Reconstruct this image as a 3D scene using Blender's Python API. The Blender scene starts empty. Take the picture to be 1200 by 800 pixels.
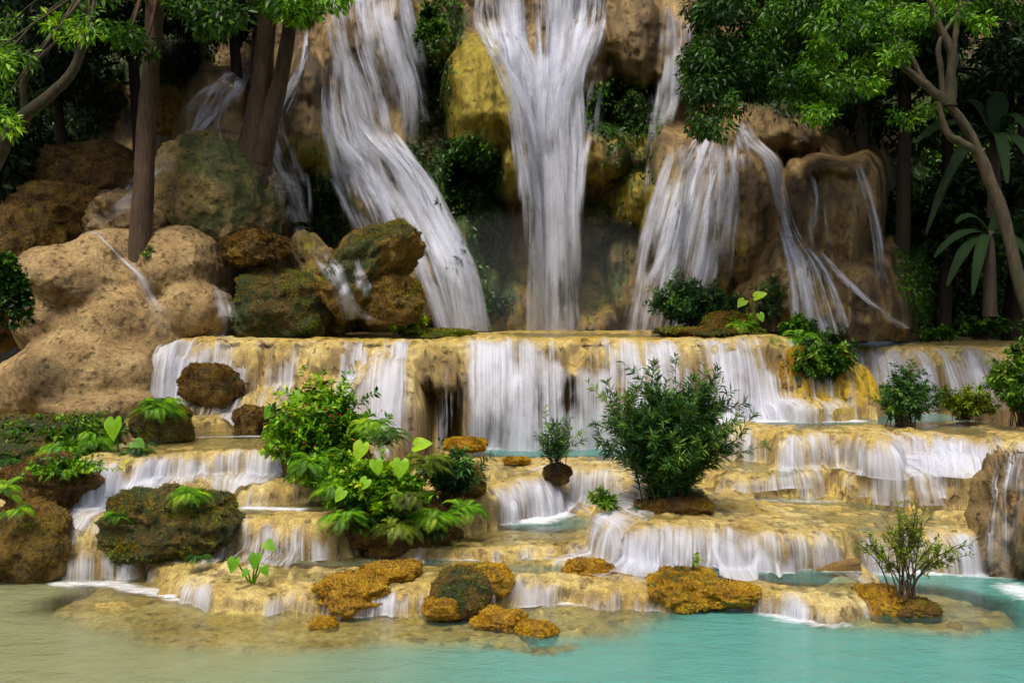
import bpy, bmesh, math, random
import numpy as np
from mathutils import Vector

SC = bpy.context.scene
COL = SC.collection
HC, F, HY = 4.0, 1200.0, 360.0          # camera height, focal length and horizon in photo pixels

# ------------------------------------------------------------------ numbers
def P(px, py, d):
    return np.array([(px - 600.0) / F * d, d, HC - (py - HY) / F * d])
def dz(py, z):
    return (HC - z) * F / (py - HY)
def G(px, py, z):
    d = dz(py, z); return np.array([(px - 600.0) / F * d, d])

def _hash(ix, iy, iz, seed):
    h = (ix * 374761393 + iy * 668265263 + iz * 1274126177 + seed * 974711) & 0xffffffff
    h = ((h ^ (h >> 13)) * 1103515245) & 0xffffffff
    h = ((h ^ (h >> 16)) * 2654435761) & 0xffffffff
    return ((h >> 8) & 0xffff) / 65535.0
def vn(x, y, z=0.0, seed=0):
    x, y, z = np.broadcast_arrays(np.asarray(x, float), np.asarray(y, float), np.asarray(z, float))
    xi, yi, zi = np.floor(x).astype(np.int64), np.floor(y).astype(np.int64), np.floor(z).astype(np.int64)
    fx, fy, fz = x - xi, y - yi, z - zi
    fx = fx * fx * (3 - 2 * fx); fy = fy * fy * (3 - 2 * fy); fz = fz * fz * (3 - 2 * fz)
    r = 0
    for a in (0, 1):
        for b in (0, 1):
            for c in (0, 1):
                w = (fx if a else 1 - fx) * (fy if b else 1 - fy) * (fz if c else 1 - fz)
                r = r + w * _hash(xi + a, yi + b, zi + c, seed)
    return r * 2 - 1
def fbm(x, y, z=0.0, o=4, seed=0, g=0.5):
    r, a, f = 0, 1.0, 1.0
    for k in range(o):
        r = r + a * vn(x * f, y * f, np.asarray(z) * f, seed + k * 17); a *= g; f *= 2.03
    return r
def ss(a, b, x):
    t = np.clip((x - a) / (b - a), 0, 1); return t * t * (3 - 2 * t)

# ------------------------------------------------------------------ mesh helpers
class MB:
    def __init__(self): self.v = []; self.f = []; self.n = 0; self.a = {}
    def add(self, v, faces, **attrs):
        v = np.asarray(v, float).reshape(-1, 3)
        for f in (faces if isinstance(faces, list) else [faces]):
            self.f.append(np.asarray(f, np.int64) + self.n)
        for k in set(self.a) | set(attrs):
            lst = self.a.setdefault(k, [np.zeros(self.n)] if self.n else [])
            val = attrs.get(k, 0.0)
            lst.append(np.full(len(v), val) if np.isscalar(val) else np.asarray(val, float))
        self.v.append(v); self.n += len(v)
    def build(self, name, mat, parent=None, smooth=True, uv=None):
        v = np.concatenate(self.v)
        me = bpy.data.meshes.new(name)
        me.vertices.add(len(v)); me.vertices.foreach_set('co', v.ravel())
        tot = np.concatenate([np.full(len(f), f.shape[1]) for f in self.f])
        idx = np.concatenate([f.ravel() for f in self.f])
        st = np.concatenate([[0], np.cumsum(tot)[:-1]])
        me.loops.add(len(idx)); me.loops.foreach_set('vertex_index', idx.astype(np.int32))
        me.polygons.add(len(tot)); me.polygons.foreach_set('loop_start', st.astype(np.int32))
        me.polygons.foreach_set('loop_total', tot.astype(np.int32))
        me.polygons.foreach_set('use_smooth', np.full(len(tot), smooth))
        for k, lst in self.a.items():
            at = me.attributes.new(k, 'FLOAT', 'POINT'); at.data.foreach_set('value', np.concatenate(lst).astype(np.float32))
        me.update(calc_edges=True); me.validate()
        me.materials.append(mat)
        o = bpy.data.objects.new(name, me); COL.objects.link(o)
        if parent is not None:
            o.parent = parent; o.matrix_parent_inverse = parent.matrix_world.inverted()
        return o
def tag(o, label, cat, group=None):
    o['label'] = label; o['category'] = cat
    if group: o['group'] = group
    return o
def struct(o): o['kind'] = 'structure'; return o
def empty(name, loc, label, cat, group=None):
    o = bpy.data.objects.new(name, None); COL.objects.link(o); o.location = tuple(loc); o.empty_display_size = .2
    bpy.context.view_layer.update()
    return tag(o, label, cat, group)
def quads(nr, nc):
    i = np.arange(nr - 1)[:, None] * nc + np.arange(nc - 1)[None, :]
    return np.stack([i, i + 1, i + nc + 1, i + nc], -1).reshape(-1, 4)
def unit(a): return a / np.maximum(np.linalg.norm(a, axis=-1, keepdims=True), 1e-9)

def tube(mb, path, rad, n=8, wob=0.0, seed=0, **attrs):
    path = np.asarray(path, float); m = len(path)
    rad = np.broadcast_to(np.asarray(rad, float), (m,))
    t = unit(np.gradient(path, axis=0))
    ref = np.array([0.31, 0.9, 0.12]) if abs(t[0, 1]) < .9 else np.array([1., 0, 0.2])
    s = unit(np.cross(t, ref)); b = np.cross(t, s)
    th = np.linspace(0, 2 * math.pi, n, endpoint=False)
    c, sn = np.cos(th)[None, :, None], np.sin(th)[None, :, None]
    R = rad[:, None, None] * np.ones((m, n, 1))
    if wob:
        ar = np.arange(m)[:, None] * .35
        R = R * (1 + wob * fbm(np.cos(th)[None, :] * 1.6 + seed, np.sin(th)[None, :] * 1.6, ar, 3, seed))[..., None]
    v = path[:, None, :] + R * (c * s[:, None, :] + sn * b[:, None, :])
    i = np.arange(m - 1)[:, None] * n; j = np.arange(n)[None, :]; k = (j + 1) % n
    f = np.stack([i + j, i + k, i + n + k, i + n + j], -1).reshape(-1, 4)
    mb.add(v.reshape(-1, 3), [f, np.array([[(m - 1) * n + q for q in range(n)]])], **attrs)
def bez(a, b, c, n):
    t = np.linspace(0, 1, n)[:, None]
    return (1 - t) ** 2 * np.asarray(a) + 2 * t * (1 - t) * np.asarray(b) + t * t * np.asarray(c)
RS = np.random.RandomState
def rdir(r, n): return unit(r.normal(size=(n, 3)))
def spline(pts, n):
    pts = np.asarray(pts, float); m = len(pts); t = np.linspace(0, m - 1, n)
    out = []
    for x in t:
        i = min(int(x), m - 2); u = x - i
        p0, p1, p2, p3 = pts[max(i - 1, 0)], pts[i], pts[i + 1], pts[min(i + 2, m - 1)]
        out.append(.5 * (2 * p1 + (p2 - p0) * u + (2 * p0 - 5 * p1 + 4 * p2 - p3) * u * u + (3 * p1 - p0 - 3 * p2 + p3) * u ** 3))
    return np.array(out)

def leaves(mb, p, t, nrm, L, W, rnd, bend=.25, fold=.12):
    """folded five-vertex leaves, all at once"""
    p = np.asarray(p, float); n = len(p)
    if n == 0: return
    t = unit(t); s = unit(np.cross(t, nrm)); nn = np.cross(s, t)
    L = np.broadcast_to(np.asarray(L, float), (n,))[:, None]; W = np.broadcast_to(np.asarray(W, float), (n,))[:, None]
    m = p + t * L * .45 - nn * L * bend * .15
    v = np.stack([p, m + s * W * .5 + nn * W * fold, p + t * L - nn * L * bend, m - s * W * .5 + nn * W * fold], 1)
    i = np.arange(n)[:, None] * 4
    mb.add(v.reshape(-1, 3), np.concatenate([i + [[0, 1, 2]], i + [[0, 2, 3]]]), rnd=np.repeat(np.asarray(rnd), 4))

# ------------------------------------------------------------------ materials
def node_mat(name):
    m = bpy.data.materials.new(name); m.use_nodes = True
    nt = m.node_tree; nt.nodes.clear()
    return m, nt
def N(nt, typ, **kw):
    n = nt.nodes.new(typ)
    for k, v in kw.items():
        if k.startswith('i_'):
            key = k[2:]
            n.inputs[int(key) if key.isdigit() else key.replace('_', ' ')].default_value = v
        else: setattr(n, k, v)
    return n
def ramp(nt, src, stops):
    r = nt.nodes.new('ShaderNodeValToRGB'); nt.links.new(src, r.inputs[0])
    el = r.color_ramp.elements
    while len(el) < len(stops): el.new(.5)
    for e, (p, c) in zip(el, stops):
        e.position = p; e.color = (c[0], c[1], c[2], 1) if hasattr(c, '__len__') else (c, c, c, 1)
    return r.outputs[0]
def mixc(nt, fac, a, b, mode='MIX'):
    m = nt.nodes.new('ShaderNodeMix'); m.data_type = 'RGBA'; m.blend_type = mode
    for s, x in ((m.inputs[0], fac), (m.inputs[6], a), (m.inputs[7], b)):
        if hasattr(x, 'links'): nt.links.new(x, s)
        elif hasattr(x, '__len__'): s.default_value = (x[0], x[1], x[2], 1)
        else: s.default_value = x
    return m.outputs[2]
def mth(nt, op, a, b=None, c=None, clamp=False):
    m = nt.nodes.new('ShaderNodeMath'); m.operation = op; m.use_clamp = clamp
    for s, x in zip(m.inputs, (a, b, c)):
        if x is None: continue
        if hasattr(x, 'links'): nt.links.new(x, s)
        else: s.default_value = x
    return m.outputs[0]
def attr(nt, name): return N(nt, 'ShaderNodeAttribute', attribute_name=name).outputs['Fac']
def noise(nt, vec, scale, detail=4, rough=.55, dist=0.0):
    n = N(nt, 'ShaderNodeTexNoise'); n.inputs['Scale'].default_value = scale; n.inputs['Detail'].default_value = detail
    n.inputs['Roughness'].default_value = rough; n.inputs['Distortion'].default_value = dist
    if vec is not None: nt.links.new(vec, n.inputs['Vector'])
    return n.outputs[0]
def mapv(nt, vec, scale, loc=(0, 0, 0)):
    m = N(nt, 'ShaderNodeMapping'); m.inputs['Scale'].default_value = scale; m.inputs['Location'].default_value = loc
    nt.links.new(vec, m.inputs['Vector']); return m.outputs[0]
def out(nt, sh, disp=None):
    o = nt.nodes.new('ShaderNodeOutputMaterial'); nt.links.new(sh, o.inputs['Surface'])

def rock_mat(name, cols, moss=None, green=None, pit=.5, rough=.55, stretch=(1, 1, 1), bump=.5, scale=1.0, topmoss=0.0, slope=None, pitcol=(.045, .028, .014)):
    """cols: four stone tones dark to light; attributes moss / green (grown on, position given in the mesh) tint it"""
    m, nt = node_mat(name)
    geo = N(nt, 'ShaderNodeNewGeometry'); pos = geo.outputs['Position']
    v = mapv(nt, pos, stretch)
    n1 = noise(nt, v, 1.1 * scale, 5, .62, .4)
    c = ramp(nt, n1, [(.28, cols[0]), (.43, cols[1]), (.56, cols[2]), (.72, cols[3])])
    n2 = noise(nt, v, 9 * scale, 6, .7)
    c = mixc(nt, .8, c, ramp(nt, n2, [(.28, (.16, .15, .13)), (.5, (.5, .5, .5)), (.72, (.80, .77, .70))]), 'OVERLAY')
    nf = noise(nt, pos, 38 * scale ** .5, 4, .7)
    c = mixc(nt, .6, c, ramp(nt, nf, [(.32, (.2, .2, .2)), (.66, (.78, .78, .78))]), 'OVERLAY')
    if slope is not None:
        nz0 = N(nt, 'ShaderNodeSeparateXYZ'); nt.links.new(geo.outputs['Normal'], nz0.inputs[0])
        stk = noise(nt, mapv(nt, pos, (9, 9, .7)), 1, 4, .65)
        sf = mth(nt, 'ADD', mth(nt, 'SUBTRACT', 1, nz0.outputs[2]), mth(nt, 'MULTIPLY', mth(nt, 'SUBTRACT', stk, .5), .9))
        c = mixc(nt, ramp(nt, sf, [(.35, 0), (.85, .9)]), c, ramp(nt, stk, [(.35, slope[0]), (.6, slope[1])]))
    sep = N(nt, 'ShaderNodeSeparateXYZ'); nt.links.new(geo.outputs['Normal'], sep.inputs[0])
    n3 = noise(nt, pos, 2.6 * scale, 5, .65)
    if moss is not None:
        f = mth(nt, 'ADD', attr(nt, 'moss'), mth(nt, 'MULTIPLY', mth(nt, 'SUBTRACT', n3, .5), 1.6))
        if topmoss: f = mth(nt, 'ADD', f, mth(nt, 'MULTIPLY', sep.outputs[2], topmoss))
        f = ramp(nt, f, [(.32, 0), (.7, 1)])
        mc = ramp(nt, n2, [(.3, [x * .45 for x in moss]), (.5, moss), (.7, [min(1, x * 1.6) for x in moss])])
        c = mixc(nt, f, c, mc)
    if green is not None:
        n4 = noise(nt, pos, 3.3 * scale, 5, .6, .3)
        f = mth(nt, 'ADD', attr(nt, 'green'), mth(nt, 'MULTIPLY', mth(nt, 'SUBTRACT', n4, .5), 1.4))
        f = ramp(nt, f, [(.32, 0), (.72, 1)])
        mc = ramp(nt, n2, [(.3, [x * .4 for x in green]), (.5, green), (.72, [min(1, x * 1.8) for x in green])])
        c = mixc(nt, f, c, mc)
    vo = N(nt, 'ShaderNodeTexVoronoi', i_Scale=4.2 * scale); nt.links.new(pos, vo.inputs['Vector']); vo.inputs['Randomness'].default_value = 1
    pn = noise(nt, pos, 3.0 * scale, 4)
    pits = mth(nt, 'MULTIPLY', ramp(nt, mth(nt, 'ADD', vo.outputs['Distance'], mth(nt, 'MULTIPLY', mth(nt, 'SUBTRACT', n2, .5), 1.1)), [(.10, 1), (.32, 0)]), ramp(nt, pn, [(.40, 0), (.52, 1)]))
    c = mixc(nt, mth(nt, 'MULTIPLY', pits, pit), c, pitcol)
    b = N(nt, 'ShaderNodeBsdfPrincipled'); nt.links.new(c, b.inputs['Base Color'])
    nt.links.new(ramp(nt, n3, [(.3, rough * .65), (.7, min(1, rough * 1.35))]), b.inputs['Roughness'])
    h = mth(nt, 'ADD', mth(nt, 'MULTIPLY', n2, .7), mth(nt, 'MULTIPLY', nf, .4))
    h = mth(nt, 'SUBTRACT', h, mth(nt, 'MULTIPLY', pits, .9))
    bp = N(nt, 'ShaderNodeBump', i_Strength=bump, i_Distance=.12); nt.links.new(h, bp.inputs['Height'])
    nt.links.new(bp.outputs[0], b.inputs['Normal'])
    out(nt, b.outputs[0]); return m

def leaf_mat(name, stops, rough=.42, trans=.35):
    m, nt = node_mat(name)
    c = ramp(nt, attr(nt, 'rnd'), stops)
    n = noise(nt, N(nt, 'ShaderNodeNewGeometry').outputs['Position'], 14, 2)
    c = mixc(nt, .35, c, ramp(nt, n, [(.3, .3), (.7, .7)]), 'OVERLAY')
    b = N(nt, 'ShaderNodeBsdfPrincipled'); nt.links.new(c, b.inputs['Base Color']); b.inputs['Roughness'].default_value = rough
    b.inputs['Specular IOR Level'].default_value = .35
    t = N(nt, 'ShaderNodeBsdfTranslucent'); nt.links.new(mixc(nt, 1, c, (1.0, 1.0, .35), 'MULTIPLY'), t.inputs[0])
    mx = N(nt, 'ShaderNodeMixShader', i_0=trans); nt.links.new(b.outputs[0], mx.inputs[1]); nt.links.new(t.outputs[0], mx.inputs[2])
    out(nt, mx.outputs[0]); return m

def bark_mat(name, a, b_, moss=None):
    m, nt = node_mat(name)
    pos = N(nt, 'ShaderNodeNewGeometry').outputs['Position']
    v = mapv(nt, pos, (1, 1, .18))
    n = noise(nt, v, 14, 5, .65)
    c = ramp(nt, n, [(.3, a), (.7, b_)])
    if moss: c = mixc(nt, ramp(nt, noise(nt, pos, 2.4, 5, .7), [(.46, 0), (.6, 1)]), c, moss)
    b = N(nt, 'ShaderNodeBsdfPrincipled', i_Roughness=.8); nt.links.new(c, b.inputs['Base Color'])
    bp = N(nt, 'ShaderNodeBump', i_Strength=.7, i_Distance=.05); nt.links.new(n, bp.inputs['Height']); nt.links.new(bp.outputs[0], b.inputs['Normal'])
    out(nt, b.outputs[0]); return m

def veil_mat(name, col=(.86, .88, .97), us=5.0, vs=.35):
    m, nt = node_mat(name)
    cx = N(nt, 'ShaderNodeCombineXYZ')
    U, Vv = attr(nt, 'su'), attr(nt, 'sv')
    warp = mth(nt, 'MULTIPLY', mth(nt, 'SUBTRACT', noise(nt, N(nt, 'ShaderNodeNewGeometry').outputs['Position'], 1.6, 2), .5), .07)
    nt.links.new(mth(nt, 'ADD', U, warp), cx.inputs[0]); nt.links.new(Vv, cx.inputs[1]); nt.links.new(attr(nt, 'seed'), cx.inputs[2])
    a = noise(nt, mapv(nt, cx.outputs[0], (us, vs, 1)), 1, 3, .55)
    f = noise(nt, mapv(nt, cx.outputs[0], (us * 5.5, vs * 1.7, 1)), 1, 4, .6)
    s = mth(nt, 'ADD', mth(nt, 'MULTIPLY', a, .58), mth(nt, 'MULTIPLY', f, .42))
    wash = noise(nt, mapv(nt, cx.outputs[0], (1.5, .75, 1), (7, 3, 0)), 1, 3, .55)
    s = mth(nt, 'ADD', s, mth(nt, 'MULTIPLY', mth(nt, 'SUBTRACT', wash, .5), .85))
    th = mth(nt, 'SUBTRACT', .70, mth(nt, 'MULTIPLY', attr(nt, 'dens'), .36))
    al = mth(nt, 'MULTIPLY', mth(nt, 'SUBTRACT', s, th), 4.0, clamp=True)
    al = mth(nt, 'MULTIPLY', al, attr(nt, 'fade'), clamp=True)
    al = mth(nt, 'MULTIPLY', al, .96)
    d = N(nt, 'ShaderNodeBsdfDiffuse'); t = N(nt, 'ShaderNodeBsdfTranslucent')
    cc = ramp(nt, f, [(.3, [x * .8 for x in col]), (.65, col)])
    nt.links.new(cc, d.inputs[0]); nt.links.new(cc, t.inputs[0])
    mx = N(nt, 'ShaderNodeMixShader', i_0=.5); nt.links.new(d.outputs[0], mx.inputs[1]); nt.links.new(t.outputs[0], mx.inputs[2])
    tr = N(nt, 'ShaderNodeBsdfTransparent')
    m2 = N(nt, 'ShaderNodeMixShader'); nt.links.new(al, m2.inputs[0]); nt.links.new(tr.outputs[0], m2.inputs[1]); nt.links.new(mx.outputs[0], m2.inputs[2])
    out(nt, m2.outputs[0]); return m

def water_mat(name, deepcol, midcol):
    m, nt = node_mat(name)
    pos = N(nt, 'ShaderNodeNewGeometry').outputs['Position']
    dep = attr(nt, 'depth')
    op = ramp(nt, dep, [(0.0, .03), (.1, .17), (.3, .5), (.6, .84), (1, .95)])
    c = ramp(nt, attr(nt, 'hue'), [(0, midcol), (1, deepcol)])
    df = N(nt, 'ShaderNodeBsdfDiffuse'); nt.links.new(c, df.inputs[0])
    tr = N(nt, 'ShaderNodeBsdfTransparent'); tr.inputs[0].default_value = (.93, .96, .9, 1)
    m1 = N(nt, 'ShaderNodeMixShader'); nt.links.new(op, m1.inputs[0]); nt.links.new(tr.outputs[0], m1.inputs[1]); nt.links.new(df.outputs[0], m1.inputs[2])
    gl = N(nt, 'ShaderNodeBsdfGlossy', i_Roughness=.08)
    v = mapv(nt, pos, (1, 1.9, 1))
    h = mth(nt, 'ADD', noise(nt, v, 2.2, 5, .6, .8), mth(nt, 'MULTIPLY', noise(nt, v, 14, 3), .35))
    bp = N(nt, 'ShaderNodeBump', i_Strength=.32, i_Distance=.12); nt.links.new(h, bp.inputs['Height'])
    nt.links.new(bp.outputs[0], gl.inputs['Normal'])
    fr = N(nt, 'ShaderNodeFresnel', i_IOR=1.33); nt.links.new(bp.outputs[0], fr.inputs['Normal'])
    m2 = N(nt, 'ShaderNodeMixShader'); nt.links.new(mth(nt, 'MULTIPLY', fr.outputs[0], 1.0), m2.inputs[0]); nt.links.new(m1.outputs[0], m2.inputs[1]); nt.links.new(gl.outputs[0], m2.inputs[2])
    fo = N(nt, 'ShaderNodeBsdfDiffuse'); fo.inputs[0].default_value = (.86, .88, .93, 1)
    fn = noise(nt, mapv(nt, pos, (3.0, 6, 3)), 1.6, 5, .65, .5)
    fa = mth(nt, 'MULTIPLY', mth(nt, 'SUBTRACT', mth(nt, 'ADD', fn, attr(nt, 'foam')), .80), 1.7, clamp=True)
    fa = mth(nt, 'MULTIPLY', fa, .93)
    m3 = N(nt, 'ShaderNodeMixShader'); nt.links.new(fa, m3.inputs[0]); nt.links.new(m2.outputs[0], m3.inputs[1]); nt.links.new(fo.outputs[0], m3.inputs[2])
    out(nt, m3.outputs[0]); return m

MOCHRE, MGREEN = (.34, .165, .006), (.05, .075, .006)
M = {
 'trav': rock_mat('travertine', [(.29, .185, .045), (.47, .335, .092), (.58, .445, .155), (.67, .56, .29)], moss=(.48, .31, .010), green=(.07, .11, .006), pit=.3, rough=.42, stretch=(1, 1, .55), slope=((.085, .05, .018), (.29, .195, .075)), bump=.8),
 'cliff': rock_mat('cliff_stone', [(.028, .019, .008), (.10, .062, .020), (.215, .138, .047), (.34, .24, .095)], moss=(.25, .19, .008), green=(.03, .055, .004), pit=.5, rough=.55, stretch=(1.2, 1.2, .35), scale=.8, bump=.7),
 'tan': rock_mat('tan_boulder_stone', [(.13, .075, .028), (.26, .165, .062), (.36, .24, .095), (.45, .33, .15)], moss=(.17, .135, .02), green=(.06, .07, .012), pit=.6, rough=.65, bump=.7, scale=1.3),
 'ochre': rock_mat('ochre_moss_stone', [(.12, .055, .003), (.35, .18, .004), (.50, .28, .006), (.58, .38, .014)], moss=(.40, .24, .006), green=(.06, .085, .005), pit=.6, rough=.8, bump=.9, scale=2.6, pitcol=(.05, .026, .004)),
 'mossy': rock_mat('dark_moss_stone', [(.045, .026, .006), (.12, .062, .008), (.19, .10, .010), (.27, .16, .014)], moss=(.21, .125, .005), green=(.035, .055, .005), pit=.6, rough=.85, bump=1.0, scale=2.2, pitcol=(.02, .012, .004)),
 'veil': veil_mat('falling_water', us=4.6, vs=.16),
 'veilfine': veil_mat('falling_water_threads', us=8, vs=.2),
 'water': water_mat('pool_water', (.095, .30, .255), (.24, .26, .13)),
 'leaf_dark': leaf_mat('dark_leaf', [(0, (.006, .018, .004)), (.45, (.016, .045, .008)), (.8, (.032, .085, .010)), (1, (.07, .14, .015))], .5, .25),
 'leaf_mid': leaf_mat('mid_leaf', [(0, (.010, .036, .003)), (.4, (.03, .105, .006)), (.8, (.085, .22, .008)), (1, (.20, .33, .015))]),
 'leaf_bright': leaf_mat('bright_leaf', [(0, (.025, .085, .003)), (.35, (.095, .27, .005)), (.75, (.23, .47, .008)), (1, (.45, .56, .015))]),
 'leaf_banana': leaf_mat('banana_leaf', [(0, (.004, .014, .002)), (.5, (.014, .05, .005)), (1, (.05, .13, .014))], .85, .3),
 'leaf_blue': leaf_mat('narrow_leaf', [(0, (.008, .035, .010)), (.4, (.026, .095, .022)), (.8, (.07, .19, .035)), (1, (.17, .29, .04))]),
 'leaf_olive': leaf_mat('olive_leaf', [(0, (.06, .08, .006)), (.4, (.14, .21, .008)), (.8, (.26, .35, .012)), (1, (.42, .43, .03))]),
 'moss_ochre': leaf_mat('ochre_moss', [(0, (.13, .062, .002)), (.4, (.42, .22, .003)), (.75, (.60, .36, .006)), (1, (.48, .42, .012))], .8, .2),
 'moss_dark': leaf_mat('brown_moss', [(0, (.03, .016, .003)), (.45, (.15, .075, .004)), (.8, (.30, .17, .005)), (1, (.22, .21, .008))], .8, .2),
 'moss_green': leaf_mat('green_moss', [(0, (.10, .055, .003)), (.35, (.27, .15, .004)), (.55, (.16, .15, .004)), (1, (.20, .27, .006))], .8, .2),
 'bark': bark_mat('brown_bark', (.026, .014, .007), (.10, .056, .024)),
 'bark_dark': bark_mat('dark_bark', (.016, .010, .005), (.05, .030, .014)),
 'bark_moss': bark_mat('mossy_bark', (.018, .012, .006), (.105, .072, .034), (.04, .042, .010)),
 'wood': bark_mat('wet_wood', (.09, .05, .012), (.24, .14, .03)),
}

# ------------------------------------------------------------------ terraces (terrain as one height field)
# each terrace: lip traced left to right, rounded face of width w and full drop D, water standing on it
def lipz(z, pts): return np.array([G(px, py, z) for px, py in pts])
def lipd(pts): return np.array([P(px, 400, d)[:2] for px, d in pts])
ZM = 3.33
LIPS = {
 'T1':  (.22, lipz(.22, [(62, 640), (80, 656), (120, 654), (160, 650), (212, 664), (232, 680), (262, 684), (292, 690), (340, 688), (380, 691), (440, 688), (520, 690), (600, 686), (690, 686), (770, 691), (830, 694), (890, 690), (945, 699), (985, 706), (1012, 700), (1022, 672)]), .22, .30),
 'C2':  (.38, lipz(.38, [(420, 625), (470, 634), (485, 642), (560, 644), (640, 641), (700, 633), (738, 616), (770, 596)]), .14, .22),
 'R2':  (.80, lipz(.78, [(772, 558), (738, 588), (742, 612), (780, 613), (860, 618), (930, 620), (1000, 614), (1100, 606), (1150, 604), (1260, 606)]), .34, .95),
 'L2':  (.80, lipz(.80, [(60, 590), (112, 606), (200, 607), (270, 605), (330, 607), (392, 606), (425, 592), (470, 570)]), .30, .72),
 'L3':  (1.15, lipz(1.15, [(100, 556), (128, 564), (200, 566), (262, 562), (330, 564), (400, 558), (450, 540)]), .26, .46),
 'L4':  (1.55, lipz(1.55, [(90, 538), (130, 536), (160, 536), (205, 532), (262, 528), (330, 527), (420, 522), (460, 510)]), .26, .5),
 'L4b': (1.78, lipd([(150, 19.6), (200, 20.0), (212, 20.2), (275, 20.3), (300, 20.0), (420, 20.4)]), .2, .3),
 'L5':  (1.98, lipd([(196, 20.7), (214, 20.9), (280, 21.0), (310, 20.6), (380, 20.8)]), .2, .3),
 'C3':  (1.02, lipz(1.02, [(500, 572), (540, 579), (575, 568), (628, 556), (650, 551), (659, 543), (668, 551), (735, 556), (800, 548)]), .36, .85),
 'R2b': (1.05, lipz(1.05, [(840, 553), (870, 557), (930, 556), (980, 551), (1000, 559), (1060, 562), (1110, 556), (1150, 560), (1260, 566)]), .24, .42),
 'R3':  (1.65, lipz(1.65, [(835, 495), (870, 502), (905, 505), (918, 510), (955, 509), (995, 509), (1030, 516), (1042, 504), (1055, 508), (1100, 510), (1160, 514), (1260, 521)]), .36, .75),
 'MA':  (ZM, lipd([(168, 23.2), (190, 22.3), (240, 22.0), (330, 22.0), (430, 21.9), (480, 21.9), (540, 22.15), (620, 22.2), (700, 22.25), (800, 22.25), (880, 22.2), (912, 22.4), (926, 22.9), (932, 24)]), .75, 2.3),
 'RB':  (3.08, lipd([(930, 24.4), (985, 24.4), (1040, 24.2), (1100, 24.3), (1150, 24.5), (1260, 24.6)]), .8, 1.9),
}
def poly(k):
    z, l, w, D = LIPS[k]
    return np.concatenate([l, [[l[-1, 0], 36.0]], [[l[0, 0], 36.0]]])
def sdpoly(X, Y, pg):
    d2 = np.full(X.shape, 1e9); ins = np.zeros(X.shape, bool)
    for a, b in zip(pg, np.roll(pg, -1, 0)):
        e = b - a; wx, wy = X - a[0], Y - a[1]
        t = np.clip((wx * e[0] + wy * e[1]) / max(e @ e, 1e-9), 0, 1)
        d2 = np.minimum(d2, (wx - t * e[0]) ** 2 + (wy - t * e[1]) ** 2)
        c = ((a[1] <= Y) & (b[1] > Y)) | ((b[1] <= Y) & (a[1] > Y))
        with np.errstate(divide='ignore', invalid='ignore'):
            xi = a[0] + (Y - a[1]) / (b[1] - a[1]) * e[0]
        ins ^= c & (X < xi)
    return np.where(ins, -1, 1) * np.sqrt(d2)
# mounds of stone: px, depth, base z, height, rx, ry
DOMES = [(452, 21.3, 1.5, 1.38, .85, 1.0), (385, 21.4, 1.5, 1.02, 1.3, .9), (318, 21.2, 1.5, .78, .9, .8), (265, 21.6, 1.6, .55, .8, .7),
         (952, 21.5, 1.4, .62, 1.15, .85), (975, 22.6, 1.2, 1.75, 1.2, 1.0), (925, 22.6, 1.5, 1.78, .75, .8), (1010, 21.6, 1.3, .55, .9, .8),
         (100, 15.75, -.3, 1.05, .55, .75), (70, 15.4, -.4, .95, .55, .5),
         (576, 18.1, .2, .86, .75, 1.0), (590, 12.2, -.7, .58, .55, .32), (640, 11.9, -.7, .56, .4, .22), (780, 16.7, .4, .62, 1.0, .7), (935, 19.3, 1.0, .40, .5, .7), (1055, 19.0, .8, .45, .6, .8), (1105, 18.5, .7, .75, .7, .8),
         (690, 18.1, .2, .3, .5, .4), (145, 15.5, .0, .32, .5, .25), (330, 14.0, 0, .33, .5, .25), (612, 13.8, 0, .27, .6, .2), (250, 14.5, 0, .3, .3, .2)]
SHELF = [(lipz(-.10, [(60, 722), (200, 758), (330, 768), (450, 756), (560, 758), (680, 752), (760, 728), (800, 708)]), -.05, 1.0),
         (lipz(-.08, [(880, 716), (960, 738), (1040, 742), (1120, 746), (1175, 742), (1185, 716), (1130, 700), (1040, 690)]), -.08, .7)]
POOLS = [(640, 530, 1.02, 2.3, .9, .5), (970, 494, 1.65, 2.3, .8, .3), (1130, 490, 1.65, 2.6, 1.0, .4), (640, 613, .38, 1.5, .6, .22), (940, 578, .78, 1.1, .35, .16), (1060, 578, .78, 1.3, .45, .18),
         (860, 668, .22, 2.2, .45, .3), (650, 668, .22, 1.9, .3, .14), (430, 660, .22, 1.6, .3, .2), (330, 597, .8, .9, .35, .15), (950, 680, .22, .8, .3, .2), (330, 658, .22, .6, .25, .2), (250, 510, 1.55, 1.8, .5, .15), (900, 532, 1.05, .4, .4, .15)]
WIND = {'T1': .30, 'C2': .32, 'R2': .45, 'L2': .16, 'L3': .12, 'L4': .16, 'L4b': .1, 'L5': .1, 'C3': .2, 'R2b': .28, 'R3': .26, 'MA': .22, 'RB': .3}
LVAR = {'MA': .045, 'R2': .05, 'R3': .05, 'RB': .06, 'T1': .045}
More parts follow.
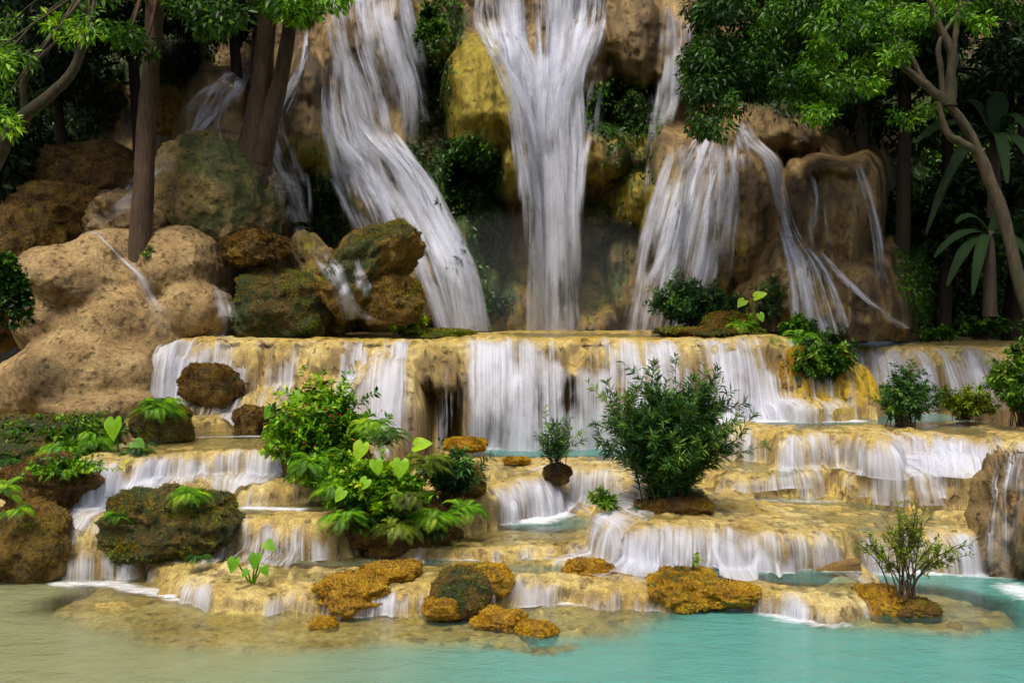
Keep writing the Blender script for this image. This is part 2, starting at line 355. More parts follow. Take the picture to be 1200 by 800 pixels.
# broken half steps on the faces: real drop, reach
STEP = {'R2': (.6, .5), 'L2': (.58, .5), 'L3': (.35, .4), 'L4': (.4, .45), 'C3': (.64, .6), 'R2b': (.3, .4), 'R3': (.6, .6), 'MA': (1.7, .7), 'RB': (1.4, .9), 'T1': (.22, .3)}
def height(X, Y, detail=True):
    X = np.asarray(X, float); Y = np.asarray(Y, float)
    wx = X + .12 * fbm(X * 1.3, Y * 1.3, 0, 3, 5); wy = Y + .14 * fbm(X * 1.3, Y * 1.3, 3.3, 3, 9) + .10 * (np.abs(vn(X * 1.5, Y * .8, 1, 15)) - .4)
    fl = .045 * (1 - 2 * np.abs(vn(X * 4.5, Y * .8, 0, 21))) + .035 * (1 - 2 * np.abs(vn(X * 11, Y * 1.2, 0, 22))) if detail else 0
    lump = .085 * fbm(X * 1.9, Y * 1.9, 7, 4, 31)
    # bed of the front pool
    h = -1.0 + .25 * ss(13.6, 15.2, Y) + .1 * fbm(X * .5, Y * .5, 1, 3, 4)
    for pg, z, w in SHELF:
        sd = sdpoly(wx, wy, np.concatenate([pg, [[pg[-1, 0], 15.6], [pg[0, 0], 15.6]]]) if len(pg) == 8 and pg[0, 0] < 0 else pg)
        h = np.maximum(h, z + .04 * fbm(X * 1.1, Y * 2, 4, 3, 8) - 1.0 * ss(-.15, w, sd))
    for k, (z, l, w, D) in LIPS.items():
        sd = sdpoly(wx, wy, poly(k))
        kq = sum(map(ord, k)) * 1.37
        s = sd + lump * (1.0 if w < .5 else 2.0) + fl + WIND[k] * (fbm(X * .75 + kq, Y * .3, kq, 2, 44) + .35 * (1 - 2 * np.abs(vn(X * 1.6 + kq, Y * .5, 0, 45))))
        t = np.clip(s / w, 0, 1)
        rise = .012 * fbm(X * 1.7, Y * 1.7, 2, 4, 40) + .018 * fbm(X * .7, Y * .7, 2, 2, 41) + .03 * np.exp(-((s + .25) / .2) ** 2) + LVAR.get(k, .035) * vn(X * .8 + kq, Y * .4, 3, 46)
        zz = z + (0 if k != 'R2' else -.062 * np.clip(X - 2.2, 0, 5)) + rise - D * (1 - np.sqrt(1 - t * t))
        zz = np.where(s > w, zz - 6 * (s - w), zz)
        h = np.maximum(h, zz)
        if k in STEP:
            dr, w1 = STEP[k]
            for q_, (fr, off) in enumerate(((.36, .16), (.68, .30))):
                m_ = vn(X * .75 + 3 * q_, Y * .6, 5, 50 + q_ + len(k)) + .35 * vn(X * 2.2, Y * 1.5, 2, 55 + q_)
                s2 = s - w * .55 - w1 * off * (.3 + 1.5 * np.clip(m_, -.4, .8)) + .8 * fl
                t2 = np.clip((s2 + w * .6) / (w * .6), 0, 1)
                z2 = z - dr * (fr + .12 * vn(X * 1.1, 0, q_, 58)) + rise * .7 - D * .8 * (1 - np.sqrt(1 - t2 * t2))
                z2 = np.where(s2 > 0, z2 - 6 * s2, z2)
                h = np.maximum(h, np.where(m_ > -.25, z2, -9))
    for px, d, zb, hh, rx, ry in DOMES:
        c = P(px, 400, d)
        q = ((wx - c[0]) / rx) ** 2 + ((wy - d) / ry) ** 2 + .5 * lump
        zz = zb + hh * np.sqrt(np.clip(1 - q, 0, 1)) * (1 + .0 * q) + 1.5 * fl + lump * .8
        h = np.where(q < 1, np.maximum(h, zz), h)
    for px, py, z, rx, ry, dp in POOLS:
        c = G(px, py, z)
        q = ((X - c[0]) / rx) ** 2 + ((Y - c[1]) / ry) ** 2
        h = np.where(np.abs(h - z) < .25, h - dp * (1 - ss(.25, 1.0, q)), h)
    if detail: h = h + .020 * fbm(X * 5, Y * 5, 0, 4, 60) + .022 * (np.abs(vn(X * 7, Y * 7, 0, 63)) - .3)
    return h
def ellmask(px, py, lst):
    r = np.zeros(np.shape(px))
    for cx, cy, rx, ry, v in lst:
        r = np.maximum(r, v * (1 - ss(.35, 1.1, ((px - cx) / rx) ** 2 + ((py - cy) / ry) ** 2)))
    return r
T_MOSS = [(950, 585, 200, 28, .32), (600, 392, 420, 12, .45), (980, 440, 80, 50, .8), (250, 500, 110, 30, .25), (700, 680, 400, 40, .18), (240, 405, 60, 30, .4), (960, 510, 200, 12, .3), (620, 540, 100, 30, .12), (440, 405, 100, 10, .3), (480, 670, 80, 22, .35), (400, 735, 260, 30, .35)]
T_GREEN = [(600, 388, 60, 8, .3), (930, 400, 40, 30, .4), (60, 500, 110, 28, .75), (540, 630, 40, 20, .3), (470, 385, 110, 8, .45)]

pxs = np.arange(-170, 1371, 3.0)
ds = np.concatenate([np.arange(6.5, 12.5, .12), np.arange(12.5, 24.8, .026), np.arange(24.8, 34, .12)])
PX, DD = np.meshgrid(pxs, ds)
TX, TY = (PX - 600) / F * DD, DD
TZ = height(TX, TY)
pyy = HY + (HC - TZ) * F / TY
# hollows under the big ledge, where the curtain hangs clear of the stone
cave = np.zeros_like(TZ)
for cx, wdt, z0, z1, dep in [(512, 30, 1.0, 2.40, 1.9), (640, 46, 1.0, 2.35, 1.2), (700, 20, 1., 1.9, .5), (790, 40, 1.5, 2.3, .35), (575, 18, 1.0, 1.8, .4)]:
    cave = np.maximum(cave, dep * (1 - ss(.3, 1.2, ((PX - cx) / wdt) ** 2)) * (1 - ss(z1 - .35, z1 + .05, TZ + .22 * vn(TX * 4, 0, 0, 66))) * ss(21.0, 21.5, TY) * (1 - ss(22.6, 23.2, TY)))
face = ((TY > 21) & (TY < 23.2) & (TZ < ZM - .15))
TYd = TY + cave * face + np.where(face, .10 * fbm(TX * 2.5, TZ * 1.2, 5, 4, 77), 0)
mb = MB()
mb.add(np.stack([TX * TYd / TY, TYd, TZ], -1), quads(len(ds), len(pxs)), moss=ellmask(PX, pyy, T_MOSS).ravel(), green=ellmask(PX, pyy, T_GREEN).ravel())
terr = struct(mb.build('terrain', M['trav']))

# ------------------------------------------------------------------ pool water
FOAM = [(0, [(70, 684), (130, 683), (170, 692), (225, 702), (268, 712)], .22, .62), (0, [(290, 714), (372, 712)], .14, .5), (0, [(600, 706), (690, 706), (785, 713)], .16, .6), (0, [(885, 713), (925, 724), (975, 730)], .25, .65),
        (.22, [(720, 645), (760, 657), (850, 661), (1000, 668)], .26, .75), (.22, [(262, 650), (330, 652), (402, 649)], .18, .8), (.22, [(480, 655), (560, 657), (640, 655)], .10, .5), (.22, [(190, 652), (215, 648)], .2, .6),
        (.38, [(582, 612), (630, 610), (662, 600), (735, 592)], .38, .85), (0, [(1035, 668), (1100, 668), (1185, 672)], .35, .8), (0, [(1195, 690), (1215, 700)], .4, .7), (.8, [(290, 596), (350, 598)], .18, .7),
        (.75, [(870, 582), (930, 580), (990, 576), (1100, 580)], .2, .42), (1.02, [(535, 525), (640, 523), (730, 523)], .5, .95), (1.65, [(860, 494), (1000, 494)], .35, .75), (1.05, [(870, 532), (1000, 552), (1150, 552)], .3, .6),
        (1.15, [(130, 548), (330, 545)], .14, .55), (1.78, [(205, 490), (280, 490)], .12, .5), (1.55, [(230, 513), (300, 512)], .12, .5), (2.0, [(205, 470), (300, 470)], .3, .6), (1.15, [(400, 500), (470, 505)], .2, .5)]
def foam_at(X, Y, z):
    r = np.zeros_like(X)
    for fz, pts, w, v in FOAM:
        g = np.array([G(px, py, fz) for px, py in pts])
        d2 = np.full(X.shape, 1e9)
        for a, b in zip(g[:-1], g[1:]):
            e = b - a; t = np.clip(((X - a[0]) * e[0] + (Y - a[1]) * e[1]) / (e @ e), 0, 1)
            d2 = np.minimum(d2, (X - a[0] - t * e[0]) ** 2 + (Y - a[1] - t * e[1]) ** 2)
        r = np.maximum(r, np.where(np.abs(z - fz) < .16, v * np.exp(-d2 / w ** 2), 0))
    return r
def water_sheet(name, zfun, mask, st=1):
    X, Y, H = TX[::1, ::1], TY, TZ
    z = zfun(X, Y); dep = z - H
    ok = mask & (dep > -.02)
    cell = ok[:-1, :-1] & ok[1:, :-1] & ok[:-1, 1:] & ok[1:, 1:]
    q = quads(*X.shape)[cell.ravel()]
    used = np.unique(q); re = np.full(X.size, -1); re[used] = np.arange(len(used))
    xs, ys = X.ravel()[used], Y.ravel()[used]; zs = np.broadcast_to(z, X.shape).ravel()[used]
    p = 600 + xs / ys * F
    hue = ss(80, 800, p + 60 * fbm(xs * .6, ys * .6, 0, 3, 3)) if name == 'front' else ss(.1, .3, dep.ravel()[used] + .08) * ss(350, 560, p)
    zz = zs + .006 * fbm(xs * 2.2, ys * 4, 0, 2, 12)
    fm = foam_at(xs, ys, zs)
    mbw.add(np.stack([xs, ys, zz], -1), re[q], depth=np.clip(dep.ravel()[used], 0, 1.0), foam=fm, hue=hue)
mbw = MB()
water_sheet('front', lambda X, Y: 0 * X, (TY < 16.8) & (TZ < .06))
for k, (z, l, w, D) in LIPS.items():
    if k in ('RB',): continue
    sd = sdpoly(TX, TY, poly(k))
    zf = (lambda X, Y, z=z, k=k: z + .018 + (0 if k != 'R2' else -.062 * np.clip(X - 2.2, 0, 5)))
    water_sheet(k, zf, (sd < -.12) & (np.abs(TZ - zf(TX, TY)) < .6) & (TZ < zf(TX, TY) + .03))
water = struct(mbw.build('water', M['water']))

# ------------------------------------------------------------------ waterfalls that drape over the terraces
def drape(pts, z=None, lipdepth=None, label='', dens=0.80, R=None, inset=.18, zend=None, dvar=.35, seed=0, mat='veil', layers=1, step=.035, zcut=None, group=None, dirbias=.5, throw=0.0, fin=.25, fout=.9, film=False):
    base = np.array([G(px, py, z) for px, py in pts]) if z is not None else np.array([P(px, 400, d)[:2] for px, d in pts])
    seg = np.linalg.norm(np.diff(base, axis=0), axis=1); tot = seg.sum(); cum = np.concatenate([[0], np.cumsum(seg)])
    ns = max(6, int(tot / step)); s = np.linspace(0, tot, ns)
    lx, ly = np.interp(s, cum, base[:, 0]), np.interp(s, cum, base[:, 1])
    tx, ty = np.gradient(lx), np.gradient(ly)
    k = np.ones(max(3, int(.6 / step))); k /= len(k)
    pad = len(k)
    tx = np.convolve(np.pad(tx, pad, 'edge'), k, 'same')[pad:-pad]; ty = np.convolve(np.pad(ty, pad, 'edge'), k, 'same')[pad:-pad]
    nrm = unit(np.stack([ty, -tx], -1)); nrm = unit(nrm * (1 - dirbias) + np.array([0, -1.0]) * dirbias)
    rr = np.arange(-.8, .85, .05); Hs = height(lx[:, None] + nrm[:, :1] * rr, ly[:, None] + nrm[:, 1:] * rr)
    z0 = np.minimum(np.median(Hs[:, 0]) + .03, Hs[:, :6].max(1)); low = Hs < (z0 - .09)[:, None]
    low &= np.minimum.accumulate(low[:, ::-1], 1)[:, ::-1] | (np.arange(len(rr)) > 4)[None]
    sh = np.where(low.any(1), rr[np.argmax(low, 1)], 0.0); sh = np.clip(sh, -.6, .6)
    kw = np.ones(7) / 7; sh = np.convolve(np.pad(sh, 3, 'edge'), kw, 'valid') - .05
    lx = lx + nrm[:, 0] * sh; ly = ly + nrm[:, 1] * sh
    mb = MB()
    for L in range(layers):
        r = np.arange(-inset, R, .025)
        X = lx[:, None] + nrm[:, :1] * r; Y = ly[:, None] + nrm[:, 1:] * r
        Hh = height(X, Y)
        off = .022 + .02 * L + .02 * fbm(s[:, None] * 3, r[None, :] * 2, L, 2, seed + 3)
        Z = Hh + off
        Z = np.maximum(Z, np.maximum.accumulate(Z[:, ::-1], 1)[:, ::-1])
        Z = np.minimum.accumulate(np.maximum(Z, zend if zend is not None else -9), 1)
        nr = 26
        arc = np.concatenate([np.zeros((ns, 1)), np.cumsum(np.sqrt(.025 ** 2 + np.diff(Z, axis=1) ** 2), 1)], 1)
        end = arc[:, -1:].copy()
        if zend is not None:
            hit = np.argmax(Z <= zend + .06, 1); hit = np.where(Z.min(1) <= zend + .06, hit, Z.shape[1] - 1)
            hit = np.minimum(hit + 1, Z.shape[1] - 1)
            end = arc[np.arange(ns), hit][:, None]
        T = np.linspace(0, 1, nr)
        V = np.zeros((ns, nr, 3)); 
        for i in range(ns):
            a = T * end[i, 0]
            V[i, :, 0] = np.interp(a, arc[i], X[i]); V[i, :, 1] = np.interp(a, arc[i], Y[i]); V[i, :, 2] = np.interp(a, arc[i], Z[i])
        # smooth the throw across neighbouring threads a little
        kk = np.array([.25, .5, .25])
        for c in (1, 2):
            Vp = np.pad(V[:, :, c], ((1, 1), (0, 0)), 'edge'); V[:, :, c] = Vp[:-2] * .25 + Vp[1:-1] * .5 + Vp[2:] * .25
        V[:, :, :2] += nrm[:, None, :] * (.06 * ss(0, .35, T))[None, :, None]
        if throw:
            V[:, :, 1] -= throw * np.sin(T * math.pi * .8)[None, :] * (1 + .5 * vn(s * 1.5, 0, L, seed))[:, None]
        sv = T[None, :] * end
        start = .10 * fbm(s * 2.5, 0, L, 3, seed + 1)[:, None]
        if L: start = start - (.5 * np.clip(.5 + 1.1 * vn(s * 3.2, 0, L, seed + 4), 0, 1) * np.minimum(end[:, 0], 2.2) * .7)[:, None]
        V[:, :, :2] += nrm[:, None, :] * ((.05 + .09 * fbm(s * 1.4, 0, L, 3, seed + 6))[:, None] * ss(.05, .8, T)[None, :] * np.minimum(end, 1.2))[..., None]
        fade = ss(0, fin, sv - inset * .55 + start) * (1 - (1 - fout) * ss(.6, 1, T)[None, :])
        edge = ss(0, .14, s / tot + .06 * vn(s * 2, 0, 0, seed) ) * ss(0, .14, 1 - s / tot + .06 * vn(s * 2, 3, 0, seed)) if tot > .5 else ss(0, .3, s / tot) * ss(0, .3, 1 - s / tot)
        fade = fade * edge[:, None]
        dn = np.clip(dens + dvar * .8 * fbm(s * 1.1, 0, L * 3.0, 3, seed + 9) + .22 * fbm(s * 4.5, 1, L * 3.0, 2, seed + 19), 0, 1.3)[:, None] * np.ones((1, nr))
        (FILM if film else mb).add(V, quads(ns, nr), su=np.repeat(s, nr), sv=sv.ravel(), seed=seed * 3.7 + L * 11, fade=fade.ravel(), dens=dn.ravel())
    if film: return
    o = mb.build('waterfall', M[mat]); tag(o, label, 'waterfall', group); return o

FILM = MB()
drape([(66, 648), (80, 656), (120, 654), (160, 650), (205, 662), (228, 678), (258, 684), (290, 690)], .22, label='low broken spill from the yellow lip into the murky left side of the front pool', dens=0.54, R=.55, zend=0, seed=1, dvar=.5)
drape([(315, 689), (345, 688), (375, 691)], .22, label='tiny spill over the low lip just right of the small taro plant', dens=0.62, R=.5, zend=0, seed=2)
drape([(592, 686), (640, 686), (690, 686), (740, 689), (775, 691)], .22, label='low fringe of threads over the front lip below the round ochre rock', dens=0.75, R=.5, zend=0, seed=3)
drape([(885, 690), (915, 695), (945, 699), (985, 706)], .22, label='short spill beside the rock that carries the sparse sapling', dens=0.66, R=.5, zend=0, seed=4)
drape([(448, 689), (470, 689)], .22, label='smallest trickle between two ochre rocks in the front lip', dens=0.80, R=.45, zend=0, seed=41, step=.02)
drape([(478, 642), (560, 644), (640, 641), (700, 633), (735, 618)], .38, label='shallow ripple step right of the fern mound', dens=0.56, R=.4, zend=.22, seed=5, dvar=.5)
drape([(738, 600), (742, 612), (780, 613), (860, 618), (930, 620), (1000, 614)], .78, label='wide fringe fall of even threads below the yellow terrace, left half', dens=0.82, R=.75, zend=.22, seed=6, dvar=.3, layers=2)
drape([(1000, 614), (1050, 610), (1100, 606), (1140, 604)], .78, label='wide fringe fall behind the sparse sapling, right half below the yellow terrace', dens=0.75, R=.8, zend=.0, seed=7, dvar=.35, layers=2)
drape([(280, 605), (330, 607), (392, 606)], .80, label='short broad fall above the small taro plant, right of the mossy boulder', dens=0.75, R=.6, zend=.22, seed=8, inset=.05, layers=2)
drape([(70, 594), (92, 600), (125, 606)], .80, label='slanting chute between the rooty bank and the mossy boulder', dens=0.75, R=1.0, zend=.22, seed=9, inset=.3)
drape([(120, 563), (200, 566), (262, 562), (345, 563)], 1.15, label='lower tier of the wide stepped fall behind the mossy boulder', dens=0.86, R=.6, zend=.80, seed=10, layers=2)
drape([(112, 537), (160, 536), (205, 532), (262, 528), (338, 527)], 1.55, label='upper tier of the wide stepped fall behind the mossy boulder', dens=0.70, R=.6, zend=1.15, seed=11)
drape([(205, 20.2), (240, 20.3), (285, 20.2)], label='small step under the dark round boulder, lower of two', dens=0.70, R=.5, zend=1.57, seed=12)
drape([(205, 20.8), (240, 20.9), (272, 21.0)], label='small step under the dark round boulder, upper of two', dens=0.60, R=.5, zend=1.8, seed=13)
drape([(572, 568), (600, 561), (628, 556), (650, 551)], 1.02, label='rounded silky chute left of the little root clump', dens=1.05, R=1.0, zend=.38, seed=14, inset=.0, layers=2, fin=.3)
drape([(664, 551), (700, 553), (738, 556)], 1.02, label='short fall between the root clump and the big narrow leaved bush', dens=0.80, R=.7, zend=.38, seed=15, layers=2)
drape([(858, 500), (880, 503), (908, 505)], 1.65, label='short dark lipped fall directly right of the big narrow leaved bush', dens=0.70, R=.7, zend=1.05, seed=16)
drape([(908, 506), (955, 509), (995, 509), (1036, 515)], 1.65, label='bulging fall in the middle of the right hand terrace', dens=0.90, R=.9, zend=1.05, seed=17, inset=.1, layers=2)
drape([(1045, 506), (1100, 510), (1160, 514), (1230, 519)], 1.65, label='long veil fall below the bushes at the right edge', dens=0.92, R=.95, zend=1.05, seed=18, inset=.05, layers=2)
drape([(855, 555), (930, 556), (980, 551)], 1.05, label='low lip of threads on the yellow terrace, left of its notch', dens=0.70, R=.5, zend=.79, seed=19)
drape([(985, 552), (1000, 559), (1060, 562), (1110, 556), (1150, 560), (1200, 562)], 1.05, label='low lip of threads on the yellow terrace, right of its notch', dens=0.80, R=.55, zend=.70, seed=20)
# the big ledge
drape([(532, 22.13), (620, 22.2), (700, 22.25), (800, 22.25), (880, 22.2), (912, 22.4), (926, 22.9)], label='broad white curtain pouring over the big ledge behind the narrow leaved bush', dens=0.66, R=1.5, zend=1.03, seed=21, layers=3, dvar=.5, inset=.1, throw=.12, fin=.2)
drape([(545, 22.13), (600, 22.2), (628, 22.2)], label='thick bright gush at the left end of the broad white curtain', dens=1.15, R=1.5, zend=1.03, seed=22, inset=.1, throw=.3, fin=.35)
drape([(183, 22.5), (200, 22.2), (240, 22.0), (250, 22.0)], label='white fan falling from the big ledge beside the tan rock mass', dens=0.88, R=1.4, zend=1.98, seed=23, layers=2, inset=.05)
drape([(253, 22), (275, 22.0), (300, 22.0)], label='thin stream down the ledge behind the dark round boulder', dens=0.70, R=1.3, zend=1.7, seed=24, inset=.02)
drape([(303, 22), (330, 22.0), (356, 22.0)], label='slanting stream on the ledge above the red flowered bush', dens=0.72, R=1.6, zend=1.6, seed=25, inset=.0)
drape([(405, 21.95), (430, 21.9), (480, 21.9)], label='stepped fall over the sloping apron behind the red flowered bush', dens=0.92, R=2.0, zend=1.1, seed=26, layers=2, inset=.0)
drape([(482, 21.9), (510, 22.0), (534, 22.1)], label='thin drips in front of the dark hollow under the ledge', dens=0.50, R=1.2, zend=1.03, seed=27, mat='veilfine')
drape([(905, 22.3), (940, 22.35), (975, 22.3), (1000, 22.2)], label='thin spread over the rounded foot of the big ledge at its right end', dens=0.80, R=1.7, zend=1.67, seed=28, inset=.0)
drape([(985, 24.4), (1040, 24.2), (1100, 24.3), (1150, 24.5)], label='distant ledge fall behind the two round bushes on the right', dens=0.72, R=1.9, zend=1.67, seed=29, layers=2, inset=.0)

for kk_, (z_, l_, w_, D_) in LIPS.items():
    if kk_ in ('L4b', 'L5'): continue
    zl = z_ if kk_ != 'R2' else z_
    pp_ = [(600 + q[0] / q[1] * F, q[1]) for q in l_]
    drape(pp_, lipdepth=True, dens=.52 if kk_ != 'MA' else .44, R=w_ + .75, zend={'T1': 0, 'C2': .22, 'R2': .1, 'L2': .22, 'L3': .8, 'L4': 1.15, 'C3': .38, 'R2b': .6, 'R3': 1.05, 'MA': 1.05, 'RB': 1.67}[kk_], seed=100 + len(FILM.v), dvar=.6, film=True, inset=.12, fout=.6)
struct(FILM.build('water_film', M['veilfine']))
# ------------------------------------------------------------------ cliff: swellings of stone at their own depth
# cx, cy, rx, ry (photo pixels), swell in metres
SW = [(630, -20, 90, 70, 1.5), (572, 45, 40, 50, 1.0), (566, 118, 50, 80, 2.6), (604, 155, 26, 85, 2.2), (630, 70, 60, 80, 1.5), (688, 70, 34, 70, 1.9), (662, 110, 34, 60, 1.5),
      (740, 40, 36, 66, 1.8), (700, 175, 42, 36, 1.9), (676, 150, 30, 40, 1.6), (742, 235, 30, 40, 1.6), (735, 335, 26, 60, .9), (700, 385, 26, 16, .8), (745, 160, 26, 60, .9),
      (430, 40, 66, 95, 2.4), (408, 130, 50, 100, 1.8), (450, 190, 50, 110, 2.0), (490, 250, 46, 90, 2.1), (440, 280, 60, 90, 2.4), (520, 330, 46, 80, 2.4), (545, 360, 36, 60, 1.9), (470, 350, 60, 60, 2.6),
      (352, 125, 40, 96, 2.6), (330, 60, 40, 80, 2.0), (372, 190, 24, 60, 2.2), (385, 265, 36, 70, 1.4), (350, 240, 30, 80, 1.0), (500, 30, 40, 60, 1.0), (520, 240, 30, 30, .9), (560, 270, 36, 60, .6), (525, 375, 60, 30, 1.4), (600, 370, 40, 40, .5),
      (185, 92, 34, 66, 1.6), (215, 95, 24, 90, 1.3), (160, 80, 30, 60, 1.2), (248, 150, 44, 75, 3.0), (262, 190, 60, 60, 3.6), (110, 75, 50, 40, 1.2),
      (790, 50, 40, 70, 1.6), (775, 160, 30, 50, .9), (795, 250, 50, 110, 2.7), (835, 270, 44, 120, 2.9), (880, 250, 52, 110, 3.2), (862, 170, 40, 60, 2.6), (915, 150, 60, 45, 2.6), (950, 175, 50, 50, 1.8), (930, 300, 50, 90, 3.2), (765, 340, 30, 60, 1.4),
      (978, 268, 66, 98, 4.0), (1010, 240, 36, 66, 3.6), (940, 240, 30, 66, 3.4), (978, 200, 60, 26, 3.7), (950, 345, 80, 90, 4.4), (1000, 360, 100, 70, 4.6), (1050, 350, 56, 80, 4.2), (905, 370, 50, 60, 4.0)]
C_YEL = [(640, 350, 140, 50, .45), (540, 300, 50, 80, .4), (700, 200, 50, 60, .45), (480, 300, 80, 80, .35), (340, 230, 50, 70, .45), (830, 300, 30, 90, .4), (560, 110, 52, 90, .95), (600, 170, 30, 80, .6), (500, 40, 35, 50, .8), (742, 235, 36, 50, .8), (715, 330, 44, 70, .35), (745, 140, 36, 60, .5), (800, 220, 40, 60, .4), (205, 120, 30, 50, .5), (350, 190, 40, 40, .6), (525, 240, 30, 30, .8), (560, 385, 60, 20, .7), (430, 300, 60, 60, .6), (388, 190, 26, 50, .8), (855, 260, 30, 80, .45), (950, 360, 60, 40, .4), (690, 210, 40, 60, .4), (300, 150, 20, 60, .6), (540, 350, 30, 40, .5), (600, 20, 30, 30, .3)]
C_GRN = [(500, 110, 40, 130, .55), (545, 215, 60, 70, .9), (550, 270, 60, 80, .8), (600, 330, 60, 70, .3), (720, 130, 60, 40, .8), (760, 130, 30, 40, .6), (740, 190, 50, 40, .45), (380, 250, 50, 60, .7), (400, 300, 60, 60, .35), (20, 120, 140, 120, .8), (165, 60, 110, 50, .75), (120, 250, 120, 60, .3), (1130, 250, 100, 220, .9), (640, -60, 700, 60, .8), (520, 30, 40, 40, .6), (690, 300, 60, 90, .6), (560, 330, 60, 60, .7), (730, 260, 50, 60, .4), (1000, 90, 200, 70, .7), (770, 290, 20, 60, .4)]
C_DRK = [(60, 200, 150, 100, 1), (590, 260, 70, 110, .8), (700, 280, 40, 90, .7), (735, 125, 60, 28, .7), (500, 160, 30, 90, .8), (1120, 250, 90, 200, 1), (395, 225, 30, 60, .7), (330, 260, 40, 60, .6), (450, 95, 50, 40, .6), (150, 150, 60, 50, .7), (1000, 150, 60, 50, .6), (780, 335, 14, 60, .6), (980, 160, 60, 20, .7)]
def cliff_d(px, py, fine=True):
    px = np.asarray(px, float); py = np.asarray(py, float)
    X0, Z0 = (px - 600) / 42.0, (360 - py) / 42.0
    wx = px + 9 * fbm(X0 * 1.2, Z0 * .6, 0, 3, 101); wy = py + 9 * fbm(X0 * 1.2, Z0 * .9, 4, 3, 102)
    d = 30.1 + 3.4 * (1 - ss(40, 330, wx)) + 2.5 * ss(1010, 1080, wx) - .0045 * np.clip(wy - 100, -200, 300)
    s = np.zeros(px.shape)
    for cx, cy, rx, ry, a in SW:
        q = np.abs((wx - cx) / rx) ** 2.5 + np.abs((wy - cy) / ry) ** 2.5
        b = a * np.sqrt(np.clip(1 - q, 0, 1))
        # soft union
        k = .35; hh = np.clip(.5 + .5 * (b - s) / k, 0, 1)
        s = np.where(b > 0, s * (1 - hh) + b * hh + k * hh * (1 - hh) * .5, s)
    d = d - 1.3 * s
    drip = .16 * (1 - 2 * np.abs(vn(X0 * 2.6, Z0 * .35, 0, 111))) + .09 * (1 - 2 * np.abs(vn(X0 * 6, Z0 * .6, 0, 112)))
    d = d - drip * ss(0.1, .8, s) - .22 * fbm(X0 * 1.1, Z0 * 1.1, 2, 4, 113)
    if fine: d = d - .05 * fbm(X0 * 5, Z0 * 3.2, 2, 4, 114)
    return d
cpx, cpy = np.arange(-330, 1530, 2.6), np.concatenate([np.arange(-330, -40, 8), np.arange(-40, 402, 2.2)])
CX, CY = np.meshgrid(cpx, cpy)
CD = cliff_d(CX, CY)
V = np.stack([(CX - 600) / F * CD, CD, HC - (CY - HY) / F * CD], -1)
mb = MB(); mb.add(V, quads(len(cpy), len(cpx)), moss=ellmask(CX, CY, C_YEL).ravel(), green=ellmask(CX, CY, C_GRN).ravel())
struct(mb.build('cliff', M['cliff']))

